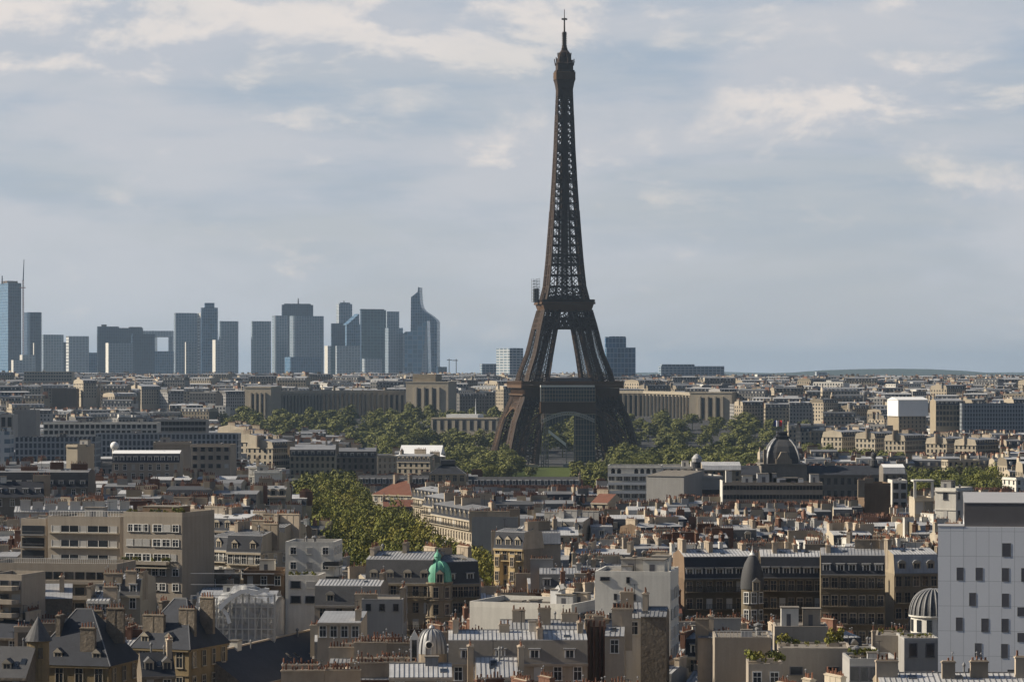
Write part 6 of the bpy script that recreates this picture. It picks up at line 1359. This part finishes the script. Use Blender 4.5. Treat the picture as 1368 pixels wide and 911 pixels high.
for (x, y, w, d, h, rz, kind, px) in near_c:
    t = rng.random(); mod = (kind == 'modern' and t < .7) or (kind == 'mixed' and t < .3) or t < .07
    k = dict(near=2 if y < 620 else (1 if y < 820 else 0))
    if mod:
        k.update(wall=rng.choice(('white_render', 'grey_render', 'beige_render')), roof='flat', cornice=False, win=rng.choice(('plain', 'white')), ww=rng.uniform(1.2, 2.2), wh=1.4, roofbits=rng.choice((1, 2, 2))); rt = 'flat roof'
    else:
        t = rng.random(); wall = rng.choice(('cream_stone', 'pale_stone', 'pale_stone', 'grey_stone', 'chimney_render', 'white_render', 'grey_render', 'beige_render', 'brown_render'))
        k.update(wall=wall, win=rng.choice(('white', 'white', 'grey')), chims=rng.choice((3, 4, 4, 5)), chim_m=rng.choice(('chimney_render', 'chimney_render', 'chimney_render', 'pale_stone', 'beige_render', 'brick', 'grey_render', 'white_render')))
        if t < .50:
            sm = rng.choice(('slate', 'slate', 'grey_slate', 'zinc')); k.update(roof='mansard', slope_m=sm, top_m=rng.choice(('zinc', 'light_zinc', 'light_zinc')), dorm=rng.choice(('flat', 'slate', 'gable', 'round'))); rt = {'slate': 'dark mansard', 'grey_slate': 'grey mansard', 'zinc': 'zinc mansard'}[sm]
        elif t < .93: k.update(roof='gable', top_m=rng.choice(('zinc', 'light_zinc', 'light_zinc')), rise=rng.uniform(1.2, 2.6)); rt = 'seamed zinc roof'
        else: k.update(roof='gable', slope_m='red_tile', top_m='red_tile', rise=rng.uniform(2, 3)); rt = 'red tiled roof'
        if rng.random() < .3 and y < 800: k['balcony'] = (0,)
    if rng.random() < .45 and w < 14: rz += rng.uniform(.2, .55) if rng.random() < .75 else -.35
    z0 = 0.0; py = HOR-(h-CAMZ)*FPX/y
    cs = {'brick': 'brick stacks', 'white_render': 'white stacks'}.get(k.get('chim_m'), 'pots' if not mod else '')
    lm = min(LM, key=lambda q: (abs(q[1]-px)/1.0)+abs(q[2]-py)*2.2)
    dx, dy = px-lm[1], py-lm[2]
    rel = ('left of' if dx < 0 else 'right of') if abs(dx) > abs(dy)*1.6 else ('behind' if dy < 0 else 'in front of')
    specs.append([x, y, w, d, h, rz, k, (WALLW[k['wall']], rt, rel, lm[0]), abs(dx)+2*abs(dy), cs])
grp = {}
for s_ in specs: grp.setdefault(s_[7], []).append(s_)
ORD = ['nearest', 'second nearest', 'third nearest', 'fourth nearest', 'fifth nearest', 'sixth nearest', 'seventh nearest', 'eighth nearest', 'ninth nearest', 'tenth nearest']
for key, L_ in grp.items():
    L_.sort(key=lambda s_: s_[8])
    for i, s_ in enumerate(L_):
        lab = f'{key[0]} house with {key[1]}, {ORD[min(i, 9)]+" " if len(L_) > 1 else ""}{key[2]} {key[3]}'
        x, y, w, d, h, rz, k = s_[:7]
        house('apartment_building', lab, 'building', x, y, w, d, h, rz, group='packed city houses', register=False, left=(2 if k['near'] < 2 or rng.random() < .6 else 0), right=1 if rng.random() < .4 else 0, **k)

# everything further off, more than anyone would count
fb = MB(); FM = ['far_cream', 'far_grey', 'white_render', 'far_roof', 'slate', 'far_pot', 'glass', 'light_zinc', 'far_cream']
def far_block(x, y, w, d, h, rz, z0, style, win=True):
    c, s = cos(rz), sin(rz)
    T = lambda px, py, pz: (x+px*c-py*s, y+px*s+py*c, z0+pz)
    def bx(x0, x1, y0, y1, za, zb, mi, top=None):
        v = [T(x0,y0,za),T(x1,y0,za),T(x1,y1,za),T(x0,y1,za),T(x0,y0,zb),T(x1,y0,zb),T(x1,y1,zb),T(x0,y1,zb)]
        k = len(fb.v); fb.v.extend(v)
        for i, q in enumerate(((0,1,5,4),(1,2,6,5),(3,0,4,7),(4,5,6,7))): fb.f.append(tuple(a+k for a in q)); fb.m.append(mi if (i < 3 or top is None) else top)
    wall = {'old': rng.choice((0, 0, 0, 1)), 'modern': rng.choice((1, 1, 2, 0))}[style]
    fb.v.extend([]); bx(-w/2, w/2, 0, d, -3, h, wall, 3)
    if win:
        n = max(2, int(w/2.8)); nd = max(2, int(d/2.8))
        for j in range(5):
            z = h-2.5-j*3.2
            if z < 1: break
            for i in range(n):
                xx = -w/2+(i+.5)*w/n; fb.face([T(xx-.6,-.06,z),T(xx+.6,-.06,z),T(xx+.6,-.06,z+1.8),T(xx-.6,-.06,z+1.8)], 6)
            for i in range(nd):
                yy = (i+.5)*d/nd; fb.face([T(-w/2-.06,yy+.6,z),T(-w/2-.06,yy-.6,z),T(-w/2-.06,yy-.6,z+1.8),T(-w/2-.06,yy+.6,z+1.8)], 6)
    if style == 'old':
        lo, hi = rng.choice((4, 4, 3)), rng.choice((3, 3, 7)); e = .25; h1 = rng.uniform(2.4, 3.2); s_ = .9
        v = [(-w/2,-e,h),(w/2,-e,h),(w/2,s_,h+h1),(-w/2,s_,h+h1),(-w/2,d/2,h+h1+.9),(w/2,d/2,h+h1+.9),(-w/2,d-s_,h+h1),(w/2,d-s_,h+h1),(-w/2,d+e,h),(w/2,d+e,h)]
        k = len(fb.v); fb.v.extend(T(*q) for q in v)
        for q, m_ in (((0,1,2,3),lo),((3,2,5,4),hi),((4,5,7,6),hi),((6,7,9,8),lo),((0,3,4,6,8),wall),((1,9,7,5,2),wall)): fb.f.append(tuple(a+k for a in q)); fb.m.append(m_)
        for i in range(max(2, int(w/3.4))):
            xx = -w/2+(i+.5)*w/max(2, int(w/3.4)); bx(xx-.6, xx+.6, -.1, 1.6, h+.3, h+2.0, 2 if rng.random() < .5 else wall, 7)
        for i in range(rng.choice((2, 3, 4))):
            xx, yy = rng.choice((-w/2+.5, w/2-.5, rng.uniform(-w*.4, w*.4))), rng.uniform(.25, .75)*d
            if rng.random() < .5: a, q = rng.uniform(1, 2.6), .4
            else: a, q = .4, rng.uniform(1.2, 2.8)
            bx(xx-a, xx+a, yy-q, yy+q, h, h+h1+2.3, rng.choice((wall, 0, 0, 1, 5))); bx(xx-a*.85, xx+a*.85, yy-q*.85, yy+q*.85, h+h1+2.3, h+h1+2.45, 5)
            if y < 1250:
                for q_ in range(int(max(a, q)/.28)):
                    t_ = -max(a, q)+.3+q_*.56; u_, v_ = (t_, 0) if a > q else (0, t_); g_ = rng.uniform(.5, .9); bx(xx+u_-.13, xx+u_+.13, yy+v_-.13, yy+v_+.13, h+h1+2.45, h+h1+2.45+g_, 5)
            else: bx(xx-a*.8, xx+a*.8, yy-q*.8, yy+q*.8, h+h1+2.45, h+h1+3.0, 5)
    else:
        bx(-w/2, w/2, 0, .4, h, h+.8, wall)
        for i in range(rng.choice((1, 2, 3))):
            a, q = rng.uniform(1, 4), rng.uniform(1, 3); xx, yy = rng.uniform(-w*.35, w*.35), rng.uniform(.3, .7)*d; bx(xx-a, xx+a, yy-q, yy+q, h, h+rng.uniform(1.2, 3), rng.choice((1, 2, 7)))
for (x, y, w, d, h, rz, kind, px) in far_c: far_block(x, y, w, d, h, rz, gz(x, y), 'modern' if (kind == 'modern' and rng.random() < .65) or rng.random() < .06 else 'old')
D = 2060.0
while D < 6300:
    step = 24+(D-2000)*.016; x = wx(-60, D)
    while x < wx(1430, D):
        w = rng.uniform(16, 30)+(D-2000)*.006; d = rng.uniform(12, 16)+(D-2000)*.003; xc = x+w/2; px = CX+xc*FPX/D; y = D+rng.uniform(-4, 4); x += w+rng.choice((0, 0, 1, 5, 12))
        if D < 2400 and (640 < px < 870): continue
        if D < 2900 and not (px < 285 or px > (1075 if D < 2600 else 985)): continue
        if 2340 < D < 2470 and 300 < px < 1050: continue
        if any(inpoly(xc+a*w/2, y+b_*d, P) for P in OCC_POLY for a in (-1, 0, 1) for b_ in (0, 1)): continue
        rz = rng.choice((0, 0, .15, -.2, .5, -.5, .8)); 
        if not free(xc, y, w, d, rz): continue
        z0 = gz(xc, y); h = rng.uniform(17, 25) if rng.random() < .9 else rng.uniform(25, 33)
        if D > 2900: h = min(h, max(12, CAMZ+(HOR-rng.uniform(496, 504))*D/FPX-z0-4)) if px < 800 else min(h, max(10, CAMZ+(HOR-rng.uniform(501, 508))*D/FPX-z0-4))
        for (a, c, Dc, row) in CAPS:
            if Dc > y and a < px+w/2*FPX/y and c > px-w/2*FPX/y: h = min(h, CAMZ+(HOR-row)*y/FPX-5-z0)
        if h < 4: continue
        far_block(xc, y, w, d, h, rz, z0, 'old' if rng.random() < .72 else 'modern', D < 4500)
    D += step
tag(fb.build('distant_rooftops', FM), 'endless packed rooftops of the far city fading towards the horizon', 'rooftops', kind='stuff')
hb = MB(); rr = random.Random(3)
for i in range(1500):
    D = rr.uniform(6400, 14500); x = rr.uniform(wx(-80, D), wx(1450, D)); w, d, h = rr.uniform(20, 60), rr.uniform(15, 40), rr.choice((8, 10, 13, 16, 24))
    hb.box(x-w/2, x+w/2, D, D+d, gz(x, D)-2, gz(x, D)+h*.8, rr.choice((0, 0, 1, 2)), 3)
for i in range(900):
    D = rr.uniform(6400, 14500); x = rr.uniform(wx(-80, D), wx(1450, D)); r_ = rr.uniform(15, 50); z = gz(x, D); hb.lathe([(r_, z-1), (r_*.9, z+6), (r_*.5, z+11), (.5, z+13)], 7, x, D, 4)
tag(hb.build('far_suburbs', ['far_cream', 'far_grey', 'white_render', 'far_roof', 'dark_leaf']), 'hazy suburbs of houses and woods at the foot of the hills', 'suburbs', kind='stuff')
# air
b = MB(); HZ_TOP = 345.0; b.box(-26000, 26000, -900, 41000, -6, HZ_TOP, 0, bottom=True)
m = bpy.data.materials.new('haze_air'); m.use_nodes = True; t = m.node_tree; t.nodes.clear(); o = t.nodes.new('ShaderNodeOutputMaterial'); v = t.nodes.new('ShaderNodeVolumePrincipled')
v.inputs['Color'].default_value = (0.55, 0.75, 1.0, 1); v.inputs['Density'].default_value = HAZE; v.inputs['Anisotropy'].default_value = 0.2; t.links.new(v.outputs[0], o.inputs['Volume']); MATS['haze_air'] = m
tag(b.build('haze', 'haze_air'), 'thin blue summer haze filling the air over the city', 'haze', kind='stuff')
print('TREES', NT, 'CUSTOM', NCUST, 'FILL', len(far_cand), 'near end', near_c[-1][1] if near_c else 0, 'OBJ', len(C.objects), 'farfaces', len(fb.f))
